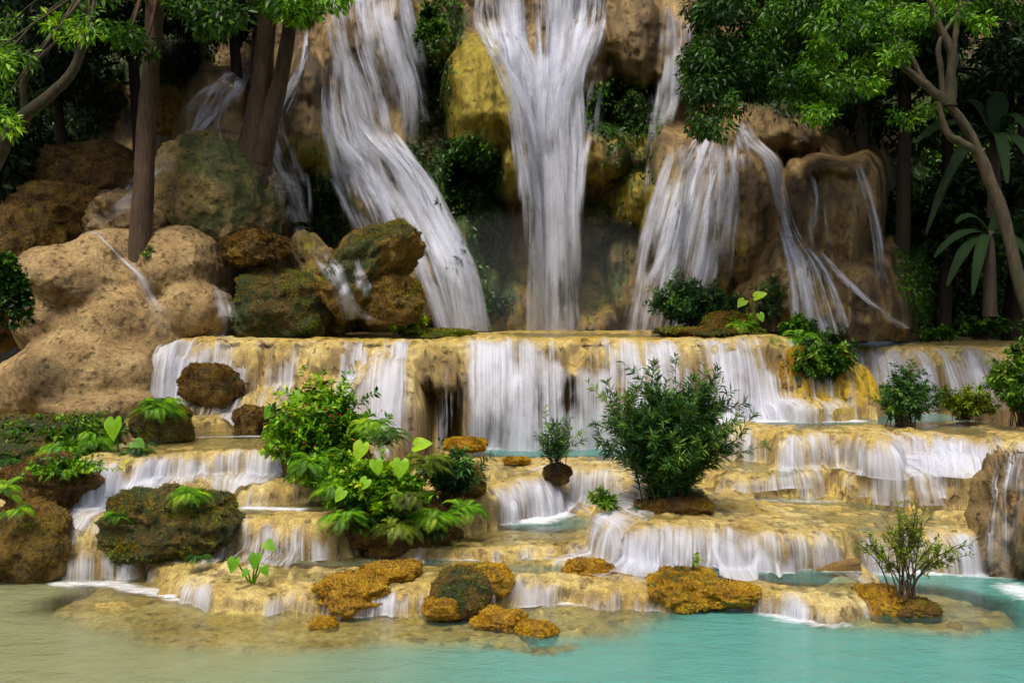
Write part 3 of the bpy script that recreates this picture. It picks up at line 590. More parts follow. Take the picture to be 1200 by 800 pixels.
def cliff_fall(strands, label, dens=.7, off=.15, seed=0, mat='veil', fringe=1.0, fout=.7):
    """strands: list of (path [(px, py, half width)], density): a thin veil that follows the stone, then many short feathered threads that
    start and end at different heights and spring clear of every bulge"""
    mb = MB(); r = RS(seed)
    def ribbon(sp, dn, off, k, fout, vary, fin):
        n = len(sp); L_px = sp[-1, 1] - sp[0, 1]
        nc = max(7, int(sp[:, 2].max() * 2 / 3.0)); u = np.linspace(-1, 1, nc)
        px = sp[:, :1] + u[None, :] * sp[:, 2:3]; py = np.repeat(sp[:, 1:2], nc, 1)
        px = px + 1.6 * fbm(np.repeat(u[None] * 3, n, 0), py / 50, k, 2, seed + 5)
        d0 = cliff_d(px, py, False) - off
        d = np.minimum.accumulate(d0, 0)
        kk = np.hanning(13)[1:-1]; kk /= kk.sum(); k3 = np.ones(3) / 3
        for _ in range(2): d = np.minimum(d + .05, np.apply_along_axis(lambda c: np.convolve(np.pad(c, 5, 'edge'), kk, 'valid'), 0, d))
        d = np.apply_along_axis(lambda c: np.convolve(np.pad(c, 1, 'edge'), k3, 'valid'), 1, d)
        v = np.stack([(px - 600) / F * d, d, HC - (py - HY) / F * d], -1)
        arc = np.concatenate([[0], np.cumsum(np.linalg.norm(np.diff(v[:, nc // 2], axis=0), axis=1))]); q = arc / arc[-1]
        wob = .2 * fbm(u * 3, 0, k, 3, seed + 2)
        fade = ss(0, fin, q)[:, None] * (1 - (1 - fout) * ss(.5 if fout < .3 else .75, 1, q)[:, None]) * (1 - ss(.3, 1.0, np.abs(u) + wob)[None, :])
        su = u[None, :] * sp[:, 2:3] * 28 / F * .75 + u[None, :] * sp[:, 2].mean() * 28 / F * .25
        dv = dn + (.22 * fbm(u[None, :] * 2.5, q[:, None] * 4, k, 3, seed + 8) * 1.4 if vary else 0)
        mb.add(v, quads(n, nc), su=su.ravel(), sv=np.repeat(arc, nc), seed=seed * 2.3 + k * 5.1, fade=fade.ravel(), dens=np.broadcast_to(dv, fade.shape).ravel())
    for k, (path, dn) in enumerate(strands):
        path = np.array(path, float); Lp = path[-1, 1] - path[0, 1]; ends = path[-1, 1] > 372
        n = max(16, int(Lp / 5)); sp = spline(path, n)
        ribbon(sp, dn - .20, off, k, fout if ends else 0.0, True, .08)
        cnt = int(fringe * Lp * path[:, 2].mean() / 260)
        for j in range(cnt):
            t0 = r.rand() * .8 - .05; t1 = min(1.0, t0 + .22 + .4 * r.rand()); t0 = max(0, t0)
            x = np.linspace(t0, t1, max(12, int((t1 - t0) * n))) * (n - 1); i0 = np.clip(x.astype(int), 0, n - 2); fr = (x - i0)[:, None]
            q = sp[i0] * (1 - fr) + sp[i0 + 1] * fr; u0 = (r.rand() * 2 - 1) * .95
            q2 = q.copy(); q2[:, 0] = q[:, 0] + u0 * q[:, 2]; q2[:, 2] = (2.5 + min(7.5, .22 * path[:, 2].mean()) * r.rand()) * np.linspace(.7, 1.25, len(q))
            ribbon(q2, .78 + .35 * r.rand(), off + .03 + .07 * r.rand(), 20 + k * 60 + j, .6 if (ends and t1 > .97) else 0.0, False, .25)
    return tag(mb.build('waterfall', M[mat]), label, 'waterfall')
cliff_fall([([(640, -40, 70), (640, 10, 68), (640, 60, 55), (640, 110, 45), (646, 170, 40), (649, 240, 31), (650, 320, 30), (650, 392, 33)], 0.98),
            ([(655, 60, 26), (640, 100, 26), (645, 170, 24), (648, 250, 22), (649, 330, 22), (650, 392, 25)], 1.24),
            ([(590, -30, 30), (580, 20, 26), (596, 60, 30), (618, 110, 22), (632, 160, 18), (640, 220, 14)], 1.01),
            ([(690, -30, 30), (688, 20, 30), (672, 70, 30), (655, 120, 24), (652, 180, 16)], 1.06),
            ([(690, 60, 22), (682, 100, 32), (676, 150, 30), (674, 200, 16), (672, 260, 8)], 0.76),
            ([(566, 20, 16), (588, 70, 18), (608, 130, 16), (612, 180, 12), (616, 240, 10)], 0.86)],
           'tall central waterfall plunging straight down beside the yellow boulder of the cliff', seed=51)
cliff_fall([([(425, -40, 50), (430, 10, 52), (440, 60, 54), (455, 110, 50), (462, 170, 34)], 0.96),
            ([(395, 60, 16), (400, 130, 30), (420, 200, 36), (440, 250, 36), (462, 300, 30)], 0.98),
            ([(392, 110, 22), (420, 160, 40), (455, 200, 44), (490, 260, 40), (520, 320, 38), (538, 388, 30)], 1.04),
            ([(445, 150, 16), (475, 200, 20), (500, 260, 24), (525, 320, 28), (540, 388, 28)], 1.21),
            ([(470, 60, 20), (485, 110, 18), (495, 150, 14)], 0.76)],
           'wide left cascade sliding diagonally down the cliff from the top left', seed=52)
cliff_fall([([(790, 5, 26), (790, 60, 28), (784, 110, 24), (774, 150, 16)], 0.88), ([(770, 120, 8), (766, 170, 8), (762, 230, 6)], 0.61),
            ([(822, 165, 36), (815, 220, 50), (803, 280, 56), (792, 340, 56), (778, 392, 48)], .86), ([(858, 150, 12), (852, 210, 16), (846, 280, 14), (842, 340, 14)], .62), ([(838, 150, 16), (815, 210, 26), (800, 280, 22), (775, 340, 26)], 0.96)],
           'right cascade fanning over the pale swollen rock behind the overhanging leaves', seed=53)
cliff_fall([([(868, 140, 10), (880, 165, 12), (905, 190, 9), (918, 240, 9), (928, 275, 12), (950, 320, 26), (968, 392, 38)], 1.04), ([(865, 150, 8), (872, 180, 8), (876, 210, 6)], 0.76)],
           'single bright stream running down the groove between the two big brown rocks', seed=54, dens=.8)
cliff_fall([([(952, 203, 8), (957, 235, 9), (953, 270, 8), (960, 305, 6)], 0.58), ([(972, 205, 7), (969, 250, 8), (976, 290, 8), (974, 325, 6)], 0.5), ([(1005, 190, 8), (1020, 240, 7), (1030, 285, 8), (1035, 330, 8), (1060, 382, 12)], 0.76), ([(955, 292, 6), (985, 325, 9), (1020, 355, 8), (1060, 385, 8)], 0.86)],
           'faint trickles streaking the flat topped brown rock on the right', seed=55, mat='veilfine', fringe=.35)
cliff_fall([([(285, 70, 14), (270, 95, 26), (250, 118, 34), (228, 150, 24), (212, 168, 14)], 1.06), ([(275, 84, 12), (255, 110, 16), (240, 160, 22)], 0.96)],
           'small dome shaped fall in the shade between the two left trees', seed=56)
cliff_fall([([(362, 30, 12), (355, 80, 12), (330, 140, 16), (338, 185, 20), (350, 215, 16), (356, 260, 10)], 0.81), ([(322, 150, 12), (335, 190, 12), (345, 230, 8)], 0.86)],
           'thin threads hanging from the drooping rock beside the forked tree', seed=57, mat='veilfine')

# ------------------------------------------------------------------ boulders and rocks
_ico = {}
def ico(sub):
    if sub not in _ico:
        bm = bmesh.new(); bmesh.ops.create_icosphere(bm, subdivisions=sub, radius=1)
        _ico[sub] = (np.array([v.co[:] for v in bm.verts]), np.array([[v.index for v in f.verts] for f in bm.faces])); bm.free()
    return _ico[sub]
def rock(px, py, rx, ry, d, label, mat='ochre', deep=.9, seed=0, amp=.22, box=.75, name='rock', cat='rock', group=None, freq=1.3, tilt=0.0, moss=.0, green=.0, sub=5, flat=None, parent=None, drip=0.0):
    v, f = ico(sub); v = v.copy()
    c = P(px, py, d); R = np.array([rx * d / F, deep * rx * d / F, ry * d / F])
    v = np.sign(v) * np.abs(v) ** box; v = v / np.maximum(np.linalg.norm(v, axis=1, keepdims=True) ** .5, .01)
    v = v / np.abs(v).max(0)
    n = fbm(v[:, 0] * freq + seed * 3.1, v[:, 1] * freq, v[:, 2] * freq + seed, 5, seed)
    n2 = 1 - 2 * np.abs(vn(v[:, 0] * freq * 2.4, v[:, 1] * freq * 2.4, v[:, 2] * freq * 2.4 + seed, seed + 5))
    v = v * (1 + amp * n + amp * .3 * n2 - (drip * np.abs(vn(np.arctan2(v[:, 0], -v[:, 1]) * 5, 0, v[:, 2] * .6, seed)) if drip else 0))[:, None]
    if flat is not None: v[:, 2] = np.where(v[:, 2] > flat, flat + (v[:, 2] - flat) * .25, v[:, 2])
    v = v * R
    if tilt:
        a = math.radians(tilt); v = np.stack([v[:, 0] * math.cos(a) - v[:, 2] * math.sin(a), v[:, 1], v[:, 0] * math.sin(a) + v[:, 2] * math.cos(a)], -1)
    sz = R.max(); w_ = v + c
    v = v + .035 * sz * np.stack([fbm(w_[:, 0] * 5, w_[:, 1] * 5, w_[:, 2] * 5, 3, 7 + i) for i in range(3)], -1)
    mb = MB()
    g = green + .6 * ss(.0, .6, fbm(v[:, 0] / sz * 1.5, v[:, 1] / sz * 1.5, v[:, 2] / sz * 1.5 + seed, 2, seed + 3)) * (green > 0)
    mb.add(v, f, moss=np.full(len(v), moss), green=g)
    o = mb.build(name, M[mat])
    o.location = tuple(c)
    if mat in ('ochre', 'mossy') and rx > 12:
        r = RS(seed + 900); nv = np.empty(len(v) * 3); o.data.vertices.foreach_get('normal', nv); nv = nv.reshape(-1, 3)
        p_ = np.clip(nv[:, 2] * .7 + .45 + .8 * fbm(v[:, 0] / sz * 3, v[:, 1] / sz * 3, v[:, 2] / sz * 3, 2, seed + 8), 0, 1)
        area = (rx * d / F) ** 2 * 3; n_ = int(min(14000, 8200 * area + 600))
        i_ = r.choice(len(v), n_, p=p_ / p_.sum()); bl = .012 + .0011 * d
        mm = MB(); leaves(mm, v[i_] - nv[i_] * .006 + r.normal(size=(n_, 3)) * sz * .012, nv[i_] * .8 + r.normal(size=(n_, 3)) * .6 + [0, 0, -.15], rdir(r, n_), bl * (.5 + .9 * r.rand(n_)), bl * .5, np.clip(.42 + .5 * fbm(v[i_, 0] / sz * 2.2, v[i_, 1] / sz * 2.2, v[i_, 2] / sz * 2.2, 3, seed + 2) + .12 * r.normal(size=n_) - (.0 if mat == 'ochre' else .05) + .4 * green, 0, 1))
        mo = mm.build('moss', M['moss_ochre' if mat == 'ochre' else 'moss_dark' if green < .3 and moss < .4 else 'moss_green']); mo.parent = o
    return tag(o, label, cat, group)
# left side: the heap of tan travertine boulders below the trees
B = dict(name='boulder', cat='boulder', sub=6)
rock(252, 232, 78, 76, 24.6, 'big domed boulder with olive moss under the forked tree', 'tan', seed=7, **B, amp=.07, freq=.9, moss=.5, green=.16, drip=.10)
mb = MB()
for i_, (px, py, rx, ry, d, dp) in enumerate([(105, 330, 78, 46, 23.2, 1.0), (70, 372, 58, 58, 22.9, .9), (135, 385, 66, 62, 22.8, .8), (95, 438, 80, 50, 21.9, .8), (40, 450, 46, 42, 22.0, .9), (150, 450, 44, 42, 21.8, .8), (118, 476, 74, 22, 21.3, .8), (208, 318, 50, 56, 23.4, 1.0), (222, 365, 44, 40, 23.0, .8),
        (182, 402, 40, 48, 22.6, .9), (165, 345, 40, 50, 23.3, 1.0), (150, 300, 60, 30, 23.9, 1.1), (60, 325, 44, 34, 23.4, .9), (250, 372, 26, 34, 23.1, .9)]):
    v, f = ico(4); n_ = fbm(v[:, 0] * 1.3 + i_ * 3, v[:, 1] * 1.3, v[:, 2] * 1.3, 4, 200 + i_)
    mb.add(v * (1 + .14 * n_)[:, None] * np.array([rx * d / F, dp * rx * d / F + .3, ry * d / F]) + P(px, py, d), f)
o = mb.build('rock_mass', M['tan']); tag(o, 'broad flowing mass of pale tan travertine under the single trunk, left of the big ledge', 'rock')
m_ = o.modifiers.new('remesh', 'REMESH'); m_.mode = 'VOXEL'; m_.voxel_size = .05; m_.use_smooth_shade = True
m_ = o.modifiers.new('smooth', 'SMOOTH'); m_.iterations = 14; m_.factor = .6
for nm_, sz_, st_ in (('lumps', .55, .16), ('grain', .16, .05)):
    tx_ = bpy.data.textures.new(nm_, 'CLOUDS'); tx_.noise_scale = sz_; tx_.noise_depth = 3
    m_ = o.modifiers.new(nm_, 'DISPLACE'); m_.texture = tx_; m_.texture_coords = 'GLOBAL'; m_.strength = st_; m_.mid_level = .5
rock(298, 292, 42, 22, 22.9, 'overhanging mossy shelf of rock right of the tan rock mass', 'mossy', seed=8, **B, moss=.3, drip=.1)
rock(330, 362, 54, 44, 22.9, 'bright green mossed boulder just above the left part of the ledge', 'mossy', seed=9, **B, green=.55)
rock(436, 312, 66, 36, 23.4, 'yellow mossed slab leaning between the left cascade and the ledge', 'mossy', seed=10, **B, tilt=42, amp=.22, moss=.75, green=.1)
rock(378, 340, 30, 60, 23.8, 'narrow brown boulder with streams on both sides above the ledge', 'cliff', seed=11, **B, tilt=18, moss=.45)
rock(460, 350, 36, 28, 23.0, 'small mossed boulder at the foot of the left cascade', 'mossy', seed=12, **B, moss=.4)
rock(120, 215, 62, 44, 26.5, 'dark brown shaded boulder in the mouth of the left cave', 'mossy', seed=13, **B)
rock(75, 255, 60, 36, 25, 'boulder at the far left beneath the cave, coloured dark for the corner shade', 'mossy', seed=14, **B, green=.1)  # dark stone colour carries the shade of this corner
rock(165, 262, 56, 34, 24.4, 'wet brown rounded boulder crossed by a stream behind the single trunk', 'cliff', seed=15, **B)
rock(20, 330, 50, 80, 23.5, 'boulder behind the hanging vine at the left edge, coloured dark for the corner shade', 'mossy', seed=16, **B, green=.3)  # corner shade put into the dark stone colour here too
# streams over the heap
def rock_stream(path, label, d0, hw, dens, seed):
    path = np.array(path, float); n = 40; sp = spline(path, n); nc = 13; hw = hw * 1.7; u = np.linspace(-1, 1, nc)
    px = sp[:, :1] + u * hw * (1 + .4 * vn(np.linspace(0, 5, n), 0, 0, seed))[:, None]; py = np.repeat(sp[:, 1:2], nc, 1)
    dg = bpy.context.evaluated_depsgraph_get(); dg.update()
    d = np.zeros_like(px)
    for i in range(n):
        for j in range(nc):
            dr = Vector(((px[i, j] - 600) / F, 1, -(py[i, j] - HY) / F)); ln = dr.length
            hit, loc, *_ = SC.ray_cast(dg, Vector((0, 0, HC)), dr / ln)
            d[i, j] = loc.y if hit else d0
    d = np.minimum.accumulate(d[:, :], 0) if False else d
    for _ in range(2):
        dp = np.pad(d, 1, 'edge'); d = np.minimum(d, (dp[:-2, 1:-1] + dp[2:, 1:-1] + dp[1:-1, :-2] + dp[1:-1, 2:]) / 4 + .05)
    d -= .035
    v = np.stack([(px - 600) / F * d, d, HC - (py - HY) / F * d], -1)
    arc = np.concatenate([[0], np.cumsum(np.linalg.norm(np.diff(v[:, nc // 2], axis=0), axis=1))])
    fade = ss(0, .3, arc / arc[-1])[:, None] * (1 - .9 * ss(.55, 1, arc / arc[-1]))[:, None] * (1 - ss(.4, 1, np.abs(u)))[None, :]
    mb = MB(); mb.add(v, quads(n, nc), su=(u[None, :] * hw * d0 / F * np.ones((n, 1))).ravel(), sv=np.repeat(arc, nc), seed=seed * 1.7, fade=fade.ravel(), dens=np.clip(dens + .3 * fbm(np.repeat(arc, nc) * 1.5, np.tile(u, n) * 2, 0, 3, seed), 0, 1.1))
    return tag(mb.build('stream', M['veilfine']), label, 'stream')
bpy.context.view_layer.update()
rock_stream([(205, 175), (185, 195), (160, 215), (140, 240), (110, 265)], 'pale stream sliding down behind the single trunk', 25, 9, 1.00, 71)
rock_stream([(108, 268), (140, 300), (165, 325), (185, 360), (192, 385)], 'thin stream across the tan rock under the single trunk', 22.5, 7, 0.80, 72)
rock_stream([(246, 310), (255, 330), (262, 355), (268, 380), (262, 397)], 'forked trickle between the tan rock mass and the green mossed boulder', 22.6, 9, 0.90, 73)
rock_stream([(322, 195), (335, 220), (348, 255), (352, 285)], 'bright stream falling along the right side of the domed boulder', 23.5, 9, 1.05, 74)
rock_stream([(362, 285), (385, 310), (402, 345), (418, 375)], 'short white stream running down between mossy rocks to the ledge', 23, 12, 1.10, 75)
rock_stream([(415, 300), (425, 330), (432, 350)], 'little stream at the upper side of the yellow mossed slab', 22.5, 5, 0.85, 76)

bpy.context.view_layer.update()
# rocks in the pools
OM = 'ochre moss covered rocks in the front pools'
rock(412, 696, 41.4, 18.9, 13.6, 'broad lumpy ochre rock with a dark hollow, left of the pointed green one', seed=21, group=OM, amp=.3, box=.8)
rock(458, 675, 34.2, 13.8, 14.2, 'flat ochre rock with green edges behind the broad lumpy one', seed=22, group=OM, amp=.3)
rock(564, 681, 37.8, 18.9, 14.0, 'rounded ochre rock directly behind the pointed green topped rock', seed=23, group=OM, green=.15)
rock(541, 699, 28.8, 30.1, 13.35, 'pointed rock with a dark green mossy crown in the front pool', 'mossy', seed=24, group=OM, amp=.3, box=1.0, green=.4, moss=.25)
rock(520, 712, 23.4, 12.0, 13.2, 'low ochre lump at the left foot of the pointed green rock', seed=37, group=OM, amp=.3)
rock(585, 727, 29.7, 11.2, 13.0, 'low ochre rock right in front of the pointed green one', seed=25, group=OM, amp=.3)
rock(627, 739, 25.2, 9.5, 12.7, 'nearest low ochre rock, furthest out in the teal pool', seed=26, group=OM, amp=.25)
rock(690, 668, 26.1, 12.0, 14.5, 'compact round ochre rock alone above the low fringe of threads', seed=27, group=OM, amp=.25)
rock(800, 690, 39.6, 22.4, 13.75, 'large ochre rock with a sprouting seedling on its peak', seed=28, group=OM, amp=.3, box=.9, green=.12)
rock(852, 696, 34.2, 12.0, 13.65, 'long low ochre rock joined to the right of the seedling rock', seed=29, group=OM, amp=.3)
rock(1030, 708, 31.5, 18.9, 13.6, 'blocky ochre rock at the roots of the sparse sapling, left part', seed=30, group=OM, amp=.25, box=.7, green=.1)
rock(1072, 714, 27.0, 12.9, 13.5, 'low dark ochre rock under the sparse sapling, right part', 'mossy', seed=31, group=OM, moss=.45)
rock(380, 733, 15.3, 9.5, 12.9, 'tiny round ochre rock alone out in the pool at the left', seed=32, group=OM)
rock(1119, 734, 8.1, 4.3, 13.0, 'smallest ochre pebble right of the sapling', seed=33, group=OM)
rock(545, 521, 25.2, 7.7, 20.4, 'flat ochre rock at the edge of the turquoise pool', seed=34, group=OM)
rock(605, 540, 16.2, 3.4, 19.3, 'thin ochre slab awash at the rim of the turquoise pool', seed=35, group=OM)
rock(510, 428, 32, 24, 21.95, 'ragged brown tufa lip hanging over the dark hollow of the big ledge', 'trav', seed=64, amp=.25, drip=.4, moss=.1, sub=6, deep=.5)
rock(246, 453, 33, 26, 21.0, 'dark round boulder split by a crack, standing in the ledge streams', 'mossy', seed=36, amp=.2, green=.1, moss=.15)
rock(295, 496, 22, 22, 19.8, 'brown stacked rock left of the red flowered bush', 'mossy', seed=38, amp=.3, moss=.3)
rock(1206, 618, 62, 92, 15.4, 'tall dripping tufa rock with ragged brown folds cut by the right edge', 'cliff', seed=17, name='boulder', cat='boulder', sub=6, amp=.2, box=.7, drip=.42, moss=.12, freq=1.6)
rock(98, 492, 16, 6, 20.2, 'small brown stone at the edge of the quiet pool', 'tan', seed=39)
rock(198, 613, 70, 40, 15.4, 'big mossy boulder in the left falls, rust brown and green with a fern on top', 'mossy', seed=44, amp=.24, freq=1.7, box=.6, green=.55, moss=.5, name='boulder', cat='boulder', sub=6, deep=.6)
rock(30, 636, 46, 52, 15.2, 'rust brown rooty mass at the waterline of the left bank', 'mossy', seed=46, amp=.2, moss=.45, name='mossy_bank', cat='bank', sub=6, drip=.08)
rock(62, 566, 56, 34, 16.4, 'dark rooty clump in the middle of the left bank', 'mossy', seed=47, amp=.22, moss=.2, name='mossy_bank', cat='bank', sub=6, drip=.12)
rock(20, 515, 110, 26, 18.3, 'mossy top of the left bank under the ferns', 'mossy', seed=48, amp=.18, green=.5, name='mossy_bank', cat='bank', sub=6)
rock(190, 498, 34, 26, 18.8, 'mossy hump with a fern above the wide stepped fall', 'mossy', seed=49, amp=.2, green=.45, moss=.3, name='mossy_bank', cat='bank')
rock(470, 610, 78, 38, 16.3, 'dark rooty mound under the taro and ferns', 'mossy', seed=50, amp=.2, moss=.1, green=.1, name='mossy_bank', cat='bank', sub=6, drip=.1)
rock(385, 545, 48, 42, 17.5, 'dark mound hidden under the red flowered bush', 'mossy', seed=56, amp=.2, green=.2, name='mossy_bank', cat='bank')
rock(548, 566, 24, 16, 16.6, 'rusty knob of moss at the right of the taro mound', 'mossy', seed=57, amp=.25, moss=.5)
rock(652, 555, 17, 13, 18.15, 'root clump carrying the small spindly shrub', 'mossy', seed=58, amp=.25, moss=.25, name='root_clump', cat='root clump', drip=.15)
rock(786, 596, 44, 15, 16.3, 'dark island of soil under the big narrow leaved bush', 'mossy', seed=59, amp=.2, green=.1, name='mossy_bank', cat='bank')
rock(515, 391, 42, 5, 23.4, 'long mossy cushion on the back of the ledge below the left cascade', 'mossy', seed=60, green=.8, moss=.4)
rock(850, 380, 26, 16, 23.6, 'round cushion of olive moss on the ledge behind the broad curtain', 'mossy', seed=61, moss=.6, green=.2)
rock(932, 440, 20, 34, 22.2, 'yellow moss draped over the right end of the big ledge', 'ochre', seed=62, moss=.5, green=.1, drip=.1)
rock(836, 389, 62, 5, 23.6, 'low mossy kerb along the top of the ledge at the right', 'mossy', seed=63, green=.8, moss=.4)
bpy.context.view_layer.update()
rock_stream([(1172, 535), (1168, 580), (1164, 625), (1165, 672)], 'left thread of water on the dripping tufa rock at the right edge', 14.6, 9, .75, 77)
rock_stream([(1190, 530), (1185, 570), (1182, 620), (1184, 680)], 'right thread of water on the dripping tufa rock at the right edge', 14.4, 8, .8, 78)
# the drifted slab of wood
mb = MB(); c = P(952, 668, 14.7)
for a in range(1):
    v = np.array([[-.02, -.07, .0], [.68, -.11, -.02], [.68, .11, -.02], [-.02, .04, .0], [0, -.05, .05], [.66, -.10, .15], [.68, .10, .17], [0, .03, .05]])
    mb.add(v, np.array([[0, 3, 2, 1], [4, 5, 6, 7], [0, 1, 5, 4], [1, 2, 6, 5], [2, 3, 7, 6], [3, 0, 4, 7]]))
o = mb.build('log', M['wood'], smooth=False); o.location = tuple(c); tag(o, 'split brown log lying in the shallow pool left of the sparse sapling', 'log')
bm = bmesh.new(); bm.from_mesh(o.data); bmesh.ops.subdivide_edges(bm, edges=bm.edges[:], cuts=5, use_grid_fill=True); bmesh.ops.bevel(bm, geom=[e for e in bm.edges if e.calc_face_angle(0) > .8], offset=.012, segments=2, affect='EDGES')
for vv in bm.verts: 
    q = float(vn(vv.co.x * 4, vv.co.y * 30, vv.co.z * 30, 4)); vv.co.z += .012 * q; vv.co.y += .01 * q
bm.to_mesh(o.data); bm.free()

# ------------------------------------------------------------------ vegetation
def clumps(mb, cen, rad, per, L, W, seed, tone=0.45, spread=.28, droop=.35, squash=.75, bend=.25):
    """sprays of separate leaves, each clump with its own tone"""
    r = RS(seed); cen = np.asarray(cen, float); k = len(cen)
    rad = np.broadcast_to(np.asarray(rad, float), (k,))
    idx = np.repeat(np.arange(k), per); n = len(idx)
    d = rdir(r, n); q = r.rand(n) ** .45
    p = cen[idx] + d * (rad[idx] * q)[:, None] * np.array([1, 1, squash])
    t = d * .7 + r.normal(size=(n, 3)) * .55 + np.array([0, 0, -droop])
    nm = np.array([0, -.25, 1.]) + r.normal(size=(n, 3)) * .55
    ct = tone + spread * (r.rand(k) - .5) * 2
    rnd = np.clip(ct[idx] + .18 * r.normal(size=n), 0, 1)
    sz = (.65 + .7 * r.rand(n))
    leaves(mb, p, t, nm, L * sz, W * sz, rnd, bend)
def ellclump(r, c, R, k, lower=.0):
    d = rdir(r, k); q = r.rand(k) ** .4
    p = d * q[:, None]; 
    return np.asarray(c) + p * np.asarray(R)
def limbs(mb, a, ends, r0, seed, n=9, wob=.15):
    r = RS(seed)
    for e in ends:
        a_, e_ = np.asarray(a, float), np.asarray(e, float); L = np.linalg.norm(e_ - a_)
        m = (a_ + e_) / 2 + r.normal(size=3) * L * .12 + np.array([0, 0, L * .1])
        tube(mb, bez(a_, m, e_, n), np.linspace(r0, r0 * .25, n), 6)
def tree(name, label, base, trunk, rads, cl, crad, per, L, W, mat, bark='bark', seed=0, tone=.4, cat='tree', group=None, spread=.3, extra=None, droop=.35, nl=14):
    root = empty(name, base, label, cat, group)
    mb = MB(); tp = spline(trunk, 26); tube(mb, tp, np.interp(np.linspace(0, 1, 26), np.linspace(0, 1, len(rads)), rads), 12, .16, seed)
    if extra:
        for pth, rr in extra: tube(mb, spline(pth, 20), np.interp(np.linspace(0, 1, 20), np.linspace(0, 1, len(rr)), rr), 9, .16, seed + 1)
    cl = np.asarray(cl); r = RS(seed + 5)
    if nl:
        st = tp[-1]; sel = cl[r.permutation(len(cl))[:nl]]
        limbs(mb, st, sel, rads[-1] * .6, seed)
    mb.build('trunk', M[bark], root)
    mc = MB(); clumps(mc, cl, crad, per, L, W, seed + 2, tone, spread, droop); mc.build('crown', M[mat], root)
    return root
def px_clumps(seed, lst, dj=.8):
    """lst: (px, py, rx, ry, depth, count) -> clump centres"""
    r = RS(seed); o = []
    for px, py, rx, ry, d, k in lst:
        for _ in range(k):
            a = r.rand() * 6.283; q = math.sqrt(r.rand())
            o.append(P(px + rx * q * math.cos(a), py + ry * q * math.sin(a), d + dj * r.normal()))
    return np.array(o)

# trees of the left side
tree('tree', 'straight dark brown single trunk standing on the left boulders, leaves at its top', P(163, 312, 22.6), [P(163, 316, 22.6), P(166, 250, 22.6), P(172, 150, 22.6), P(178, 60, 22.5), P(184, -60, 22.4), P(190, -160, 22.3)], [.24, .23, .21, .20, .19, .16],
     px_clumps(1, [(190, 28, 66, 34, 22, 11), (240, 15, 40, 24, 21.6, 9), (140, -10, 60, 26, 22, 7), (215, -50, 90, 40, 22, 14)]), .36, 75, .17, .075, 'leaf_mid', 'bark', 301, .42)
tree('tree', 'thick forked trunk leaning on the domed mossy boulder, upper left', P(298, 236, 24.3), [P(293, 245, 24.4), P(296, 205, 24.1), P(300, 165, 24), P(304, 120, 24), P(310, 60, 24), P(316, -10, 24), P(325, -120, 24)], [.62, .50, .36, .27, .23, .22, .18],
     px_clumps(2, [(335, 4, 44, 16, 23.2, 12), (372, 0, 36, 10, 23, 9), (300, -36, 70, 26, 23.5, 12)]), .36, 80, .18, .08, 'leaf_bright', 'bark', 302, .33,
     extra=[([P(302, 190, 24), P(317, 135, 23.9), P(331, 80, 23.8), P(341, 20, 23.7), P(352, -100, 23.6)], [.36, .23, .175, .165, .15])])
tree('tree', 'leaning mossy branch with bright fern like leaves at the left edge', P(-30, 240, 17.5), [P(-70, 330, 17.5), P(-25, 230, 17.5), P(15, 150, 17.3), P(55, 115, 17.2), P(85, 85, 17.1), P(100, 40, 17), P(112, -20, 17)], [.22, .15, .12, .10, .085, .07, .05],
     px_clumps(3, [(82, 32, 30, 18, 16.8, 8), (8, 70, 22, 26, 16.8, 5), (8, 130, 18, 34, 16.8, 6), (-20, 60, 40, 80, 17, 10), (60, -24, 80, 20, 17, 8)]), .26, 60, .13, .04, 'leaf_bright', 'bark_moss', 303, .42,
     extra=[([P(30, 128, 17.25), P(28, 95, 17.1), P(45, 70, 17), P(70, 45, 16.9)], [.07, .05, .04, .02])])
# dark forest behind, left and right
FG = 'dark forest trees above the falls'
k = 0
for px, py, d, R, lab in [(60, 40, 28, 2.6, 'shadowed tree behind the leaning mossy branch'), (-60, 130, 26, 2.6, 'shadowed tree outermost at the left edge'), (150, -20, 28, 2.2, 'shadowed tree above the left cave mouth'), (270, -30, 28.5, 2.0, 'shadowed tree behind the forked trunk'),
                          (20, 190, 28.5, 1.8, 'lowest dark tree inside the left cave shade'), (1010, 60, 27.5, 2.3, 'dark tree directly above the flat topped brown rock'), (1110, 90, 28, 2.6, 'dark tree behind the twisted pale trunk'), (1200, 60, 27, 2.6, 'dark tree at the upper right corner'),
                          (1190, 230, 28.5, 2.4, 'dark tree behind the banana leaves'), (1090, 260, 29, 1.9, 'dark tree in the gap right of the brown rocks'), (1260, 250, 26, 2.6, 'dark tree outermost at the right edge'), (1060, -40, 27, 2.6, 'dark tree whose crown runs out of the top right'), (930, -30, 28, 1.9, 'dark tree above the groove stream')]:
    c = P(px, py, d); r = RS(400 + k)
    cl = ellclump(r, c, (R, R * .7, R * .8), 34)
    tree('tree', lab, (c[0], c[1] + .3, 2.8), [np.array([c[0], c[1] + .4, 2.6]), (c * [1, 1, .5] + [.15, .4, 1.4]), c + [0, 0, .2]], [.24, .18, .10], cl, .62, 120, .26, .11, 'leaf_dark', 'bark_dark', 400 + k, .35 if px < 500 else .42, group=FG, nl=8); k += 1
